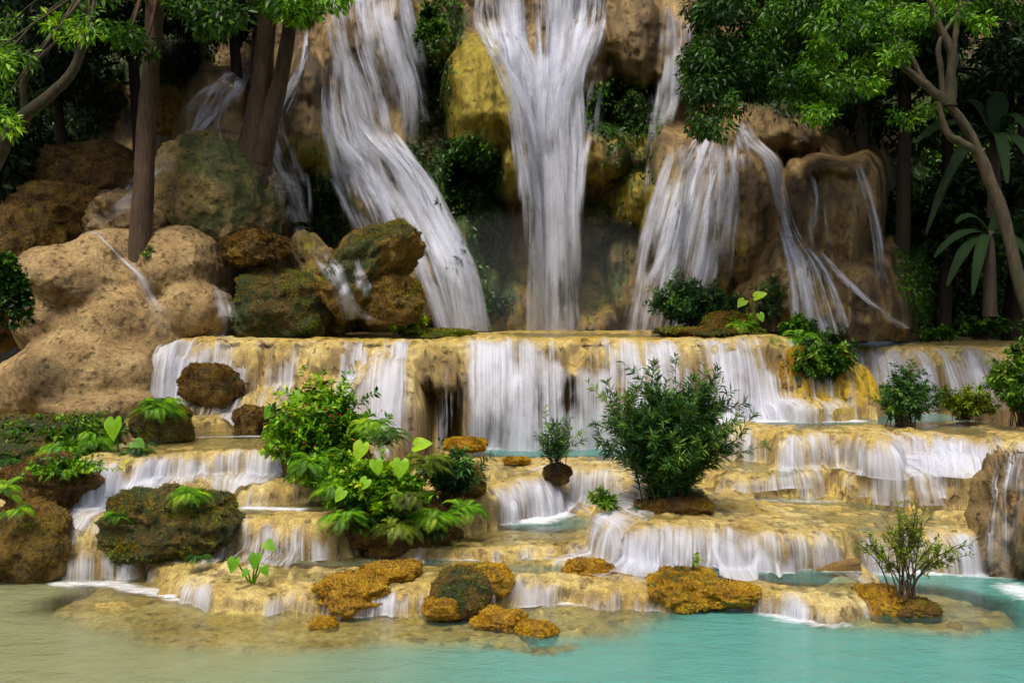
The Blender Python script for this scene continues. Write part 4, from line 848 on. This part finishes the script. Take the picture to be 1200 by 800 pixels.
for px, py, d, R, bx, lab in [(-70, -150, 22.5, 3.2, -260, 'big dark crown added mostly out of view to shade the top left corner'), (120, -190, 23.5, 3.0, -200, 'dark crown added out of view above the single trunk for shade'), (1190, -140, 22.5, 3.0, 1440, 'big dark crown added mostly out of view to shade the top right corner')]:  # added crowns, mostly out of view, hung here to shade the upper corners
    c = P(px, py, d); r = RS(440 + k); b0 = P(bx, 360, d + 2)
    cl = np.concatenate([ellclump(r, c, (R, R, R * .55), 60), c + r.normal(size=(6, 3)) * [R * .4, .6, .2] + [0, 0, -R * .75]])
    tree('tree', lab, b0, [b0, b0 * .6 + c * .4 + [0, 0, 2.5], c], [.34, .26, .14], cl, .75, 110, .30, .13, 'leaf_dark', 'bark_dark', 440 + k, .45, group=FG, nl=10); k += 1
# the bright-edged crown overhanging the right cascade
tree('tree', 'leafy tree overhanging the right cascade from the upper right', P(960, 100, 23.5), [P(1040, 90, 25.2), P(1000, 60, 24.6), P(960, 30, 24), P(900, 0, 23.2)], [.16, .14, .11, .06],
     px_clumps(5, [(905, 20, 80, 44, 22.6, 44), (850, 85, 48, 34, 22.2, 26), (835, 125, 30, 28, 22, 10), (900, 80, 50, 40, 22.6, 20), (840, 30, 30, 40, 22.4, 14), (960, 100, 50, 22, 22.6, 14), (900, -50, 100, 40, 23, 20), (985, 60, 40, 50, 23, 14)]), .34, 170, .135, .055, 'leaf_mid', 'bark_dark', 321, .30, spread=.36, droop=.5)
tree('tree', 'lighter leaved tree hanging over the flat topped brown rock', P(1000, 80, 22), [P(1085, 100, 23.4), P(1050, 60, 22.8), P(1010, 40, 22.2), P(985, 30, 21.8)], [.10, .08, .06, .04],
     px_clumps(6, [(985, 85, 52, 22, 21.6, 16), (1010, 20, 60, 20, 21.6, 14), (955, 120, 26, 16, 21.5, 7), (1060, 15, 60, 22, 22, 12), (1150, 10, 60, 18, 22, 10), (970, 30, 40, 20, 21.6, 8)]), .28, 130, .13, .055, 'leaf_bright', 'bark_dark', 322, .26, spread=.3, droop=.5)
rt = empty('tree', P(1190, 395, 20.5), 'twisted pale mossy trunk with bare forked limbs at the right', 'tree')
mb = MB()
def lim(pts, r, d=20.5, n=26):
    tube(mb, spline([P(*(q if len(q) == 3 else (*q, d))) for q in pts], n), np.interp(np.linspace(0, 1, n), np.linspace(0, 1, len(r)), r), 12, .3, 7)
lim([(1230, 420), (1200, 350), (1180, 270), (1160, 210), (1147, 180), (1135, 155), (1118, 130), (1106, 118)], [.17, .135, .115, .11, .105, .10, .085, .07])
lim([(1108, 120), (1085, 100), (1060, 80), (1040, 65)], [.10, .08, .06, .03])
lim([(1085, 102), (1072, 75), (1058, 52), (1046, 38)], [.06, .045, .035, .02])
lim([(1112, 124), (1114, 90), (1116, 62), (1100, 30), (1088, -10), (1082, -60)], [.12, .10, .09, .075, .06, .05])
lim([(1117, 62), (1122, 25), (1128, -20)], [.06, .05, .04])
lim([(1104, 116), (1103, 85), (1100, 55), (1112, 30), (1140, -5)], [.06, .055, .05, .04, .03])
lim([(1150, 180), (1128, 168), (1112, 158), (1104, 140), (1100, 120)], [.09, .08, .07, .06, .05])
mb.build('trunk', M['bark_moss'], rt)
mc = MB(); clumps(mc, px_clumps(8, [(1100, 10, 60, 20, 20.6, 10), (1040, 62, 26, 14, 20.4, 6), (1150, -10, 50, 20, 20.5, 8), (1075, 135, 30, 12, 21.2, 4)]), .24, 80, .12, .05, 323, .3, .3, .4); mc.build('crown', M['leaf_bright'], rt)

# banana plants
def long_leaf(mb, a, b, c, wid, rnd, n=14, ragged=0.0, seed=0):
    p = bez(a, b, c, n); t = unit(np.gradient(p, axis=0)); s = unit(np.cross(t, np.array([0, -.5, 1.0]))); nn = np.cross(s, t)
    x = np.linspace(0, 1, n); w = wid * np.clip(np.sin(math.pi * np.clip(x * .93 + .05, 0, 1)) ** .6, 0.02, 1)
    w = w * (1 + ragged * vn(x * 9, 0, 0, seed))
    L = p + s * w[:, None] * .5 + nn * w[:, None] * .16; R = p - s * w[:, None] * .5 + nn * w[:, None] * .16
    v = np.stack([L, p, R], 1).reshape(-1, 3); mb.add(v, quads(n, 3), rnd=np.clip(np.tile([rnd, rnd + .12, rnd - .05], n) * .62, 0, 1))
def banana(label, px, py, d, lv, seed):
    root = empty('banana_plant', P(px, py, d), label, 'banana plant', 'banana plants at the right edge')
    b = P(px, py, d); mb = MB(); top = b + np.array([0, 0, 1.6]); tube(mb, [b + [0, 0, -.3], (b + top) / 2, top], [.16, .13, .09], 9); mb.build('stem', M['bark_dark'], root)
    for i, (ex, ey, ed, rise, wd, rn) in enumerate(lv):
        e = P(ex, ey, ed); m = (top + e) / 2 + np.array([0, 0, rise])
        ml = MB(); long_leaf(ml, top - [0, 0, .1], m, e, wd * .7, rn, 16, .15, seed + i); ml.build('leaf', M['leaf_banana'], root)
banana('tall banana plant with torn leaves behind the twisted trunk', 1165, 240, 23.2, [(1072, 168, 22.6, .7, .5, .42), (1105, 225, 22.4, .9, .45, .2), (1172, 108, 23.4, .4, .6, .25), (1200, 150, 22.6, .7, .5, .55), (1180, 215, 22, .9, .4, .3), (1215, 205, 22, .7, .45, .3), (1128, 120, 23.6, .5, .5, .2), (1085, 275, 22.5, 1.2, .35, .12)], 31)
banana('low banana plant with drooping leaves below the taller one', 1160, 355, 22.8, [(1095, 302, 22.2, .5, .35, .4), (1110, 335, 22, .6, .35, .32), (1120, 262, 22.6, .5, .34, .5), (1140, 345, 21.6, .7, .35, .35), (1185, 250, 23, .4, .38, .3), (1215, 320, 22, .6, .36, .25)], 51)

# shrubs, ferns, taro
def bush(label, base, cen, R, stems, per, L, W, mat, seed, name='bush', cat='bush', tone=.45, curl=.35, start=.3, stemr=.022, upright=.5, twigs=3, group=None, whorl=False, bark='bark_dark', spread=.25, bend=.25):
    root = empty(name, base, label, cat, group); r = RS(seed); ms, ml = MB(), MB(); base = np.asarray(base, float); cen = np.asarray(cen, float)
    for i in range(stems):
        d = rdir(r, 1)[0]; d[2] = abs(d[2]) * 1.0 - .25
        e = cen + d * np.asarray(R) * (.55 + .45 * r.rand()); b0 = base + np.array([r.normal() * R[0] * .12, r.normal() * R[1] * .12, 0])
        ctl = b0 * .45 + e * .55 + np.array([(b0 - e)[0] * .3, (b0 - e)[1] * .3, np.linalg.norm(e - b0) * .12])
        n = 12; p = bez(b0, ctl, e, n); ll = np.linalg.norm(e - b0)
        tube(ms, p, np.linspace(stemr, stemr * .3, n), 5)
        paths = [p[int(n * start):]]
        for q in range(twigs):
            j = r.randint(int(n * start), n - 1); tip = p[j] + (unit(p[j] - p[j - 1]) * upright + rdir(r, 1)[0] * .6 + [0, 0, .25]) * ll * (.16 + .18 * r.rand())
            tw = bez(p[j], (p[j] + tip) / 2 + [0, 0, .02], tip, 6); tube(ms, tw, np.linspace(stemr * .45, stemr * .2, 6), 4); paths.append(tw)
        tn = np.clip(tone + spread * r.normal(), 0, 1)
        for pp in paths:
            m = max(4, int(per * len(pp) / 10)); tt = np.sort(r.rand(m)) ** .8
            x = tt * (len(pp) - 1); i0 = np.clip(x.astype(int), 0, len(pp) - 2); fr = (x - i0)[:, None]
            pos = pp[i0] * (1 - fr) + pp[i0 + 1] * fr; tg = unit(pp[i0 + 1] - pp[i0])
            out_ = rdir(r, m); out_ -= tg * np.sum(out_ * tg, 1, keepdims=True); out_ = unit(out_)
            dr = tg * curl + out_ * (1 - curl) + np.array([0, 0, .08]); sz = .7 + .5 * r.rand(m)
            nm = np.cross(np.cross(dr, [0, 0, 1.0]), dr) + r.normal(size=(m, 3)) * .35 + [0, 0, .3]
            leaves(ml, pos, dr, nm, L * sz, W * sz, np.clip(tn + .14 * r.normal(size=m) + .25 * (tt - .5), 0, 1), bend)
    ms.build('stem', M[bark], root); ml.build('foliage', M[mat], root); return root
def frond(mb, a, dr, L, rnd, r, pairs=17, wid=.21, sag=.42):
    """a fern frond: arched rib with two ranks of leaflets"""
    d = unit(np.asarray(dr, float)); e = a + d * L * .85 + np.array([0, 0, -sag * L]); m = a + d * L * .5 + np.array([0, 0, .22 * L])
    p = bez(a, m, e, pairs + 3); t = unit(np.gradient(p, axis=0)); s = unit(np.cross(t, [0, 0, 1.0])); nn = np.cross(s, t)
    x = np.linspace(0, 1, pairs + 3)[2:]; ln = L * wid * np.sin(math.pi * np.clip(x * .86 + .12, 0, 1)) ** .8
    pos, tg, nm = p[2:], t[2:], nn[2:]
    for sgn in (-1, 1):
        leaves(mb, pos, s[2:] * sgn + tg * .45 + [0, 0, -.12], nm, ln, ln * .17, np.clip(rnd + .08 * r.normal(size=len(ln)), 0, 1), .2)
    tube(mb, p, np.linspace(.006, .002, len(p)), 4, rnd=max(0, rnd - .2))
def fern(label, px, py, d, n, L, mat='leaf_bright', seed=0, tone=.5, group=None, wide=1.0, up=.5):
    root = tag(empty('fern', P(px, py, d), label, 'fern'), label, 'fern', group); r = RS(seed); b = P(px, py, d)
    mb = MB()
    for i in range(n):
        a = r.rand() * 6.283; q = r.rand()
        dr = np.array([math.cos(a) * wide, math.sin(a) - .25, up * (.3 + 1.1 * q)])
        frond(mb, b + r.normal(size=3) * L * .08, dr, L * (.65 + .5 * r.rand()), np.clip(tone + .2 * r.normal(), 0, 1), r)
    o = mb.build('fern', M[mat]); 
    for kk in ('label', 'category', 'group'):
        if kk in root.keys(): o[kk] = root[kk]
    bpy.data.objects.remove(root); o.name = 'fern'; return o
_O = [(0, 0), (-.10, .16), (-.26, .20), (-.40, .08), (-.47, -.12), (-.44, -.34), (-.32, -.58), (-.16, -.82), (0, -1.0)]
def taro_leaf(mb, c, tip, up, size, rnd, r, cup=.16):
    """heart shaped leaf: c where the stalk joins, pointing along tip"""
    t = unit(np.asarray(tip, float)); s = unit(np.cross(t, up)); nn = np.cross(s, t)
    half = np.array(_O); v = []; f = []
    rows = []
    for sg in (1, -1):
        for ring in (0, .5, .8, 1.0):
            rows.append([(x * sg * ring, y * (ring if ring < 1 else 1) if ring < 1 else y) for x, y in half])
    allv = []
    for sg in (1, -1):
        o = len(allv)
        for ring in (0.0, .4, .75, 1.0):
            for i, (x, y) in enumerate(half):
                # ring 0 is the midrib
                mx, my = 0.0, min(y, 0.0) if i else 0.0
                X_, Y_ = (mx + (x - mx) * ring) * sg, my + (y - my) * ring
                wav = .03 * math.sin(i * 1.9 + sg) * ring
                zz = cup * abs(X_) * 1.2 - .30 * (max(-Y_, 0)) ** 2 * .6 + wav - .1 * max(Y_, 0)
                allv.append(c + size * (s * X_ - t * Y_ * 1.0 + nn * zz))
        q = quads(4, 9) + o
        f.append(q if sg == 1 else q[:, ::-1])
    x9 = np.tile(np.concatenate([[.0] * 9, [-.05] * 9, [.0] * 9, [.05] * 9]), 2)
    mb.add(np.array(allv), f, rnd=np.clip(rnd + x9 + .06 * np.tile([0, 1, 0, 1, 0, 1, 0, 1, 0], 8), 0, 1))
def taro(label, px, py, d, lv, mat='leaf_bright', seed=0, cat='taro plant'):
    b = P(px, py, d); root = empty('taro_plant', b, label, cat); r = RS(seed); ms = MB()
    for i, (lx, ly, ld, tx, ty, size, rn) in enumerate(lv):
        c = P(lx, ly, ld); tube(ms, bez(b, (b + c) / 2 + [0, 0, .12 * np.linalg.norm(c - b)], c, 8), np.linspace(.016, .008, 8), 5, rnd=.45)
        ml = MB(); taro_leaf(ml, c, np.array([tx, -.35, ty]), np.array([.1 * r.normal(), -.75, .65]), size, rn, r); ml.build('leaf', M[mat], root)
    ms.build('stem', M[mat], root); return root

bush('big dark narrow leaved bush in the middle of the terraces', P(785, 592, 16.2), P(786, 508, 16.3), (1.28, 1.0, 1.32), 120, 50, .15, .030, 'leaf_blue', 501, tone=.6, curl=.45, start=.08, stemr=.014, twigs=5, upright=.8)
bush('small spindly narrow leaved shrub on the root clump', P(652, 554, 17.9), P(650, 518, 17.8), (.55, .4, .6), 22, 20, .12, .026, 'leaf_blue', 502, tone=.55, curl=.45, start=.3, stemr=.010, twigs=2)
bush('leafy sprig low at the left foot of the big narrow leaved bush', P(716, 602, 16.0), P(700, 586, 15.9), (.34, .3, .22), 12, 14, .13, .035, 'leaf_mid', 503, tone=.55, stemr=.008, twigs=2)
bush('bright green bush with tiny red flowers left of the taro mound', P(385, 575, 17.2), P(374, 512, 17.0), (1.0, .75, 1.2), 110, 46, .12, .055, 'leaf_bright', 504, tone=.45, stemr=.012, twigs=4)
bush('sparse yellow green sapling with thin bare stems on a mossy rock', P(1062, 700, 13.5), P(1076, 645, 13.5), (.92, .55, .66), 20, 20, .085, .020, 'leaf_olive', 505, name='sapling', cat='sapling', tone=.45, start=.45, stemr=.013, twigs=7, bark='bark', curl=.4)
bush('feathery bush standing in the back pool, nearer the big ledge', P(1058, 500, 19.7), P(1062, 468, 19.7), (.78, .6, .80), 60, 34, .12, .032, 'leaf_blue', 506, tone=.6, stemr=.010, twigs=3, group='bushes in the back pool')
bush('rounded olive bush standing in the back pool, the middle one', P(1128, 492, 20.3), P(1130, 474, 20.3), (.66, .5, .46), 50, 32, .11, .035, 'leaf_olive', 507, tone=.35, stemr=.010, twigs=3, group='bushes in the back pool')
bush('bright bush cut by the right edge beside the back pool', P(1205, 500, 19.2), P(1196, 448, 19.2), (.9, .7, 1.05), 70, 36, .13, .045, 'leaf_mid', 508, tone=.6, stemr=.012, twigs=3, group='bushes in the back pool')
bush('bright leafy bush hanging over the right end of the big ledge', P(968, 455, 22.0), P(962, 425, 21.9), (.86, .55, .76), 64, 34, .13, .05, 'leaf_mid', 509, tone=.5, stemr=.012, twigs=3)
bush('dark feathery bush on the ledge at the foot of the right cascade', P(818, 388, 24.0), P(815, 358, 24.0), (1.35, .6, .85), 100, 34, .14, .04, 'leaf_blue', 510, tone=.38, stemr=.012, twigs=3)
bush('tall thin dark shrub rising before the groove stream', P(905, 388, 23.4), P(905, 352, 23.4), (.55, .5, .85), 22, 22, .13, .032, 'leaf_blue', 511, tone=.35, stemr=.010, twigs=3)
bush('bushy green mass just behind the right end of the big ledge', P(935, 400, 23.0), P(938, 392, 22.9), (.62, .45, .55), 50, 30, .13, .05, 'leaf_mid', 530, tone=.45, stemr=.010, twigs=3)
bush('low leafy clump between the pale taro and the tall thin dark shrub', P(868, 388, 23.5), P(866, 378, 23.4), (.5, .4, .3), 34, 26, .12, .045, 'leaf_bright', 531, tone=.35, stemr=.008, twigs=2)
bush('small bright bush on the ledge beneath the left cascade', P(468, 392, 23.0), P(468, 378, 22.9), (.62, .4, .32), 30, 26, .14, .045, 'leaf_bright', 512, tone=.6, stemr=.008, twigs=2)
bush('thin dark shrub behind the leafy bush on the ledge end', P(985, 415, 23.0), P(980, 392, 23.0), (.36, .3, .42), 14, 18, .11, .035, 'leaf_dark', 513, tone=.8, stemr=.008, twigs=2)
bush('low green bush on the far ledge at the right', P(1100, 400, 24.6), P(1100, 392, 24.5), (.6, .4, .24), 24, 20, .13, .05, 'leaf_mid', 514, tone=.4, stemr=.008, twigs=2)
bush('leafy bush on the far ledge near the right edge', P(1150, 398, 24.8), P(1150, 384, 24.8), (.9, .5, .4), 34, 24, .14, .055, 'leaf_mid', 515, tone=.35, stemr=.008, twigs=2)
bush('low dark undergrowth at the foot of the flat topped rock', P(1030, 398, 24.8), P(1030, 392, 24.8), (.8, .4, .2), 24, 18, .12, .045, 'leaf_dark', 516, tone=.8, stemr=.008, twigs=2)
bush('seedling sprouting from the peak of an ochre rock', P(812, 668, 13.75), P(815, 655, 13.75), (.14, .1, .14), 6, 7, .07, .04, 'leaf_bright', 517, name='seedling', cat='seedling', tone=.7, stemr=.004, twigs=0)
bush('hanging leafy vine in the shade at the left edge', P(8, 300, 19.5), P(8, 370, 19.6), (.55, .4, 1.7), 70, 30, .13, .075, 'leaf_mid', 518, name='vine', cat='vine', tone=.25, stemr=.008, twigs=3)
bush('small leafy tuft at the foot of the single trunk', P(176, 308, 22.3), P(176, 298, 22.3), (.2, .2, .26), 9, 12, .1, .05, 'leaf_mid', 519, name='tuft', cat='tuft', tone=.4, stemr=.005, twigs=1)
bush('dark broad leaved bush on the right shoulder of the taro mound', P(528, 590, 16.2), P(530, 552, 16.1), (.62, .5, .42), 44, 26, .13, .04, 'leaf_blue', 520, tone=.4, stemr=.008, twigs=2)
bush('leafy creeper covering the front of the taro mound', P(440, 600, 15.6), P(444, 578, 15.6), (.95, .55, .72), 110, 34, .10, .055, 'leaf_bright', 521, name='creeper', cat='creeper', tone=.42, stemr=.006, twigs=3)
bush('dark green climber high on the cliff beside the yellow boulder', P(500, 30, 27.9), P(505, 40, 27.6), (.55, .4, 1.1), 40, 26, .13, .06, 'leaf_mid', 522, name='climber', cat='climber', tone=.3, stemr=.006, twigs=3)
bush('dark climber hanging from the cliff right of the central waterfall', P(745, 115, 27.6), P(738, 128, 27.3), (.6, .4, .6), 30, 22, .12, .055, 'leaf_dark', 523, name='climber', cat='climber', tone=.7, stemr=.006, twigs=2)
bush('dark green growth in the hollow beside the left cascade', P(550, 250, 28.8), P(545, 250, 28.6), (.7, .4, 1.3), 44, 26, .12, .055, 'leaf_dark', 524, name='climber', cat='climber', tone=.75, stemr=.006, twigs=2)
taro('broad pale green taro with the biggest leaves on the fern mound', 455, 600, 15.6, [(425, 520, 15.3, -.35, -.95, .27, .8), (470, 540, 15.2, -.1, -1, .27, .75), (487, 522, 15.3, .95, .25, .27, .8), (430, 562, 15.1, -.5, -.7, .19, .7), (440, 540, 15.1, .3, -1, .22, .68), (402, 575, 15.2, -.6, -.8, .2, .7), (465, 580, 15.0, .2, -1, .2, .65)], seed=61)
taro('small taro plant with three upright leaves at the front lip', 295, 690, 13.9, [(275, 655, 13.8, -.25, -1, .19, .45), (300, 650, 13.8, -.1, -1, .2, .4), (312, 636, 13.8, .75, -.45, .17, .5), (308, 664, 13.7, .6, -.8, .14, .4), (290, 668, 13.7, -.6, -.7, .12, .4)], seed=62)
taro('taro with one tall rounded leaf on the left bank', 140, 540, 17.4, [(134, 492, 17.3, .0, -1.0, .36, .62), (105, 510, 17.2, -.35, -1, .3, .4), (158, 518, 17.1, .7, -.6, .26, .3), (150, 530, 17.0, .5, -.8, .22, .35)], seed=63)
taro('dark leaved taro leaning out left of the red flowered bush', 335, 500, 17.4, [(318, 478, 17.3, -.5, -.85, .22, .35), (330, 490, 17.1, .6, -.7, .24, .4), (352, 462, 17.2, -.5, -1, .3, .6)], seed=64)
taro('pale taro between the bushes on the top of the big ledge', 880, 388, 23.2, [(872, 352, 23.1, -.6, -.5, .24, .8), (885, 348, 23.1, .7, .3, .28, .85), (890, 368, 23, .4, -.9, .2, .6)], seed=65)
FE = 'ferns on the left bank'
bush('leafy ground cover draped over the whole top of the left bank', P(50, 512, 18.2), P(60, 506, 18.0), (2.0, .6, .3), 110, 20, .09, .045, 'leaf_mid', 527, name='creeper', cat='creeper', tone=.5, stemr=.005, twigs=2)
bush('bright creeper joining the red flowered bush to the taro mound', P(395, 575, 16.6), P(392, 560, 16.4), (.8, .5, .6), 90, 30, .10, .05, 'leaf_bright', 528, name='creeper', cat='creeper', tone=.4, stemr=.006, twigs=3)
bush('dark skirt of leaves round the base of the taro mound', P(470, 625, 15.4), P(470, 618, 15.4), (1.0, .5, .35), 80, 22, .10, .05, 'leaf_mid', 529, name='creeper', cat='creeper', tone=.35, stemr=.006, twigs=2)
fern('fern spreading over the left bank near the rounded taro leaf', 75, 530, 17.2, 52, 0.66, seed=71, tone=.45)
fern('fern further left on the left bank, close to the picture edge', 20, 545, 16.8, 44, 0.60, seed=72, tone=.3, mat='leaf_mid')
fern('small fern on the middle clump of the left bank', 78, 556, 15.9, 24, 0.41, seed=73, tone=.45)
fern('lush fern on the mossy hump above the stepped fall', 187, 480, 18.4, 60, 0.60, seed=74, tone=.5)
fern('fern leaning from the taro at the left bank toward the stepped fall', 158, 534, 17.1, 28, 0.46, seed=75, tone=.3, mat='leaf_mid')
fern('fern crowning the big mossy boulder', 222, 580, 15.0, 44, 0.41, seed=76, tone=.55, up=.3)
fern('little fern on the left shoulder of the big mossy boulder', 140, 604, 15.0, 24, 0.30, seed=77, tone=.45, up=.3)
fern('wisp of fern in the shallow water left of the small taro plant', 232, 656, 14.6, 20, 0.29, seed=78, tone=.4, mat='leaf_mid')
fern('fern fan at the front left of the taro mound', 405, 610, 15.2, 48, 0.50, seed=79, tone=.5)
fern('brownish green fern at the front middle of the taro mound', 468, 620, 15.1, 52, 0.50, seed=80, tone=.35, mat='leaf_olive')
fern('green fern at the front right of the taro mound', 510, 608, 15.3, 52, 0.50, seed=81, tone=.5)
fern('fern on top of the taro mound behind the biggest leaves', 455, 515, 16.2, 48, 0.50, seed=82, tone=.5, mat='leaf_mid')
fern('fern at the upper right of the taro mound', 500, 545, 15.7, 44, 0.48, seed=83, tone=.4, mat='leaf_olive')
fern('fern between the red flowered bush and the creeper', 365, 545, 16.4, 52, 0.55, seed=84, tone=.42)
fern('fern on the rust brown mass at the left edge', 5, 575, 15.2, 28, 0.43, seed=85, tone=.45)
fern('bright fern on the ledge beside the pale taro', 868, 384, 23.0, 32, 0.48, seed=86, tone=.6)
fern('fern under the leafy bush at the right end of the ledge', 938, 398, 22.6, 40, 0.60, seed=87, tone=.45)
fern('fern hanging low over the right flank of the taro mound', 545, 600, 15.6, 35, .5, seed=91, tone=.45)
fern('fern filling the left flank of the taro mound', 395, 575, 15.7, 40, .5, seed=92, tone=.55)
fern('pale fern above the middle of the taro mound', 435, 500, 16.4, 32, .5, seed=93, tone=.7)
fern('reddish brown fern under the biggest taro leaves', 480, 585, 15.0, 29, .42, seed=94, tone=.1, mat='leaf_olive')
fern('fern at the waterline of the left bank', 20, 600, 14.7, 18, .36, seed=95, tone=.4)
fern('long fern trailing from the top of the left bank', 110, 520, 17.4, 32, .6, seed=96, tone=.5)
bush('tangle of small leaves on the crest of the left bank', P(60, 525, 17.6), P(60, 515, 17.4), (1.3, .5, .28), 60, 22, .10, .05, 'leaf_mid', 525, name='creeper', cat='creeper', tone=.45, stemr=.006, twigs=2)
bush('leafy herbs on the dark middle clump of the left bank', P(75, 560, 16.0), P(75, 548, 15.8), (.9, .4, .22), 30, 18, .09, .045, 'leaf_bright', 526, name='herb', cat='herb', tone=.35, stemr=.005, twigs=2)
# tiny red flowers of the bush
r = RS(9); mb = MB(); v, f = ico(1)
fm_, nt_ = node_mat('red_petal'); b_ = N(nt_, 'ShaderNodeBsdfPrincipled', i_Roughness=.5); b_.inputs['Base Color'].default_value = (.55, .02, .01, 1); out(nt_, b_.outputs[0])
for i in range(26):
    mb.add(v * .014 * (.7 + .6 * r.rand()) + P(372 + 22 * r.normal(), 488 + 18 * r.normal(), 16.45 + .08 * r.normal()), f)
par = [o for o in bpy.data.objects if o.get('label', '').startswith('bright green bush with tiny')][0]
fl = mb.build('flowers', fm_, par); fl['kind'] = 'stuff'

r = RS(77); gm = ellmask(CX, CY, C_GRN) + .35 * fbm(CX / 30, CY / 30, 0, 3, 88) - .25 * ellmask(CX, CY, [(640, 200, 70, 260, 2), (500, 280, 70, 130, 1), (430, 120, 60, 160, 1.5), (525, 335, 44, 90, 2.5), (800, 250, 60, 150, 1.5), (950, 280, 140, 130, 1.5)])
gm = np.clip(gm - .32, 0, 1) * (CY > -60) * (CX > -60) * (CX < 1260); pr = gm.ravel() / gm.sum()
ii = r.choice(CX.size, 34000, p=pr); pos = V.reshape(-1, 3)[ii] + r.normal(size=(34000, 3)) * .07 + [0, -.05, 0]
mb = MB(); leaves(mb, pos, r.normal(size=(34000, 3)) * .6 + [0, -.6, -.35], r.normal(size=(34000, 3)) * .5 + [0, -.3, 1], .10 + .10 * r.rand(34000), .07 + .04 * r.rand(34000), np.clip(.32 + .5 * fbm(pos[:, 0] * .9, pos[:, 2] * .9, 0, 3, 91) + .15 * r.normal(size=34000), 0, 1))
o = mb.build('undergrowth', M['leaf_mid']); o['kind'] = 'stuff'; o['label'] = 'dark green leafy growth clinging to the cliff hollows'; o['category'] = 'undergrowth'

# fallen leaves lying on the terraces
r = RS(55); mb = MB(); px_ = r.rand(420) * 1100 + 60; d_ = 13.6 + 8.5 * r.rand(420); x_ = (px_ - 600) / F * d_
z_ = height(x_, d_); kp = (height(x_, d_ - .05) > z_ - .05) & (z_ > .05); pos = np.stack([x_, d_, z_ + .024], -1)[kp]; n_ = len(pos)
leaves(mb, pos, r.normal(size=(n_, 3)) * [1, 1, .1], np.array([0, 0, 1.]) + r.normal(size=(n_, 3)) * .25, .05 + .05 * r.rand(n_), .03, r.rand(n_))
o = mb.build('fallen_leaves', M['moss_dark']); o['kind'] = 'stuff'; o['label'] = 'small brown fallen leaves lying over the yellow terraces'; o['category'] = 'fallen leaves'

# mist where the central waterfall lands
mm_, nt_ = node_mat('mist'); pv = N(nt_, 'ShaderNodeVolumePrincipled'); pv.inputs['Color'].default_value = (.9, .92, 1, 1); pv.inputs['Density'].default_value = .045; pv.inputs['Anisotropy'].default_value = .2
oo = nt_.nodes.new('ShaderNodeOutputMaterial'); nt_.links.new(pv.outputs[0], oo.inputs['Volume'])
v, f = ico(4); mb = MB(); c = P(640, 352, 26.6); mb.add(v * [3.6, 1.0, 2.3] * (1 + .12 * fbm(v[:, 0] * 2, v[:, 1] * 2, v[:, 2] * 2, 3, 5))[:, None] + c, f)
o = mb.build('mist', mm_); o['kind'] = 'stuff'; o['label'] = 'pale spray drifting at the foot of the central waterfall'; o['category'] = 'mist'
EXPO=1.05

# ------------------------------------------------------------------ camera, sky, sun
cam = bpy.data.cameras.new('Camera'); cam.lens = 36; cam.sensor_width = 36; cam.shift_y = -40 / 1200; cam.clip_end = 500
co = bpy.data.objects.new('Camera', cam); COL.objects.link(co); co.location = (0, 0, HC); co.rotation_euler = (math.pi / 2, 0, 0); SC.camera = co
w = bpy.data.worlds.new('World'); SC.world = w; w.use_nodes = True
nt = w.node_tree; nt.nodes.clear()
EL, AZ = math.radians(62), math.radians(200)      # sun high behind the camera's left shoulder, veiled by cloud
sky = nt.nodes.new('ShaderNodeTexSky'); sky.sky_type = 'NISHITA'; sky.sun_disc = False; sky.sun_elevation = EL; sky.sun_rotation = AZ; sky.dust_density = 5; sky.ozone_density = .3
bg = nt.nodes.new('ShaderNodeBackground'); bg.inputs[1].default_value = .075
wo = nt.nodes.new('ShaderNodeOutputWorld'); nt.links.new(sky.outputs[0], bg.inputs[0]); nt.links.new(bg.outputs[0], wo.inputs[0])
sl = bpy.data.lights.new('sun', 'SUN'); sl.energy = 1.5; sl.angle = math.radians(14); sl.color = (1, .94, .84)
so = bpy.data.objects.new('sun', sl); COL.objects.link(so)
sd_ = Vector((math.sin(AZ) * math.cos(EL), math.cos(AZ) * math.cos(EL), math.sin(EL)))
so.rotation_euler = (-sd_).to_track_quat('-Z', 'Y').to_euler()
SC.view_settings.view_transform = 'Standard'; SC.view_settings.look = 'None'; SC.view_settings.gamma = 1; SC.view_settings.exposure = EXPO
SC.view_settings.use_curve_mapping = False
cy = SC.cycles; cy.use_denoising = True; cy.max_bounces = 6; cy.diffuse_bounces = 3; cy.glossy_bounces = 2; cy.transmission_bounces = 3; cy.transparent_max_bounces = 24
cy.use_adaptive_sampling = True; cy.caustics_reflective = False; cy.caustics_refractive = False
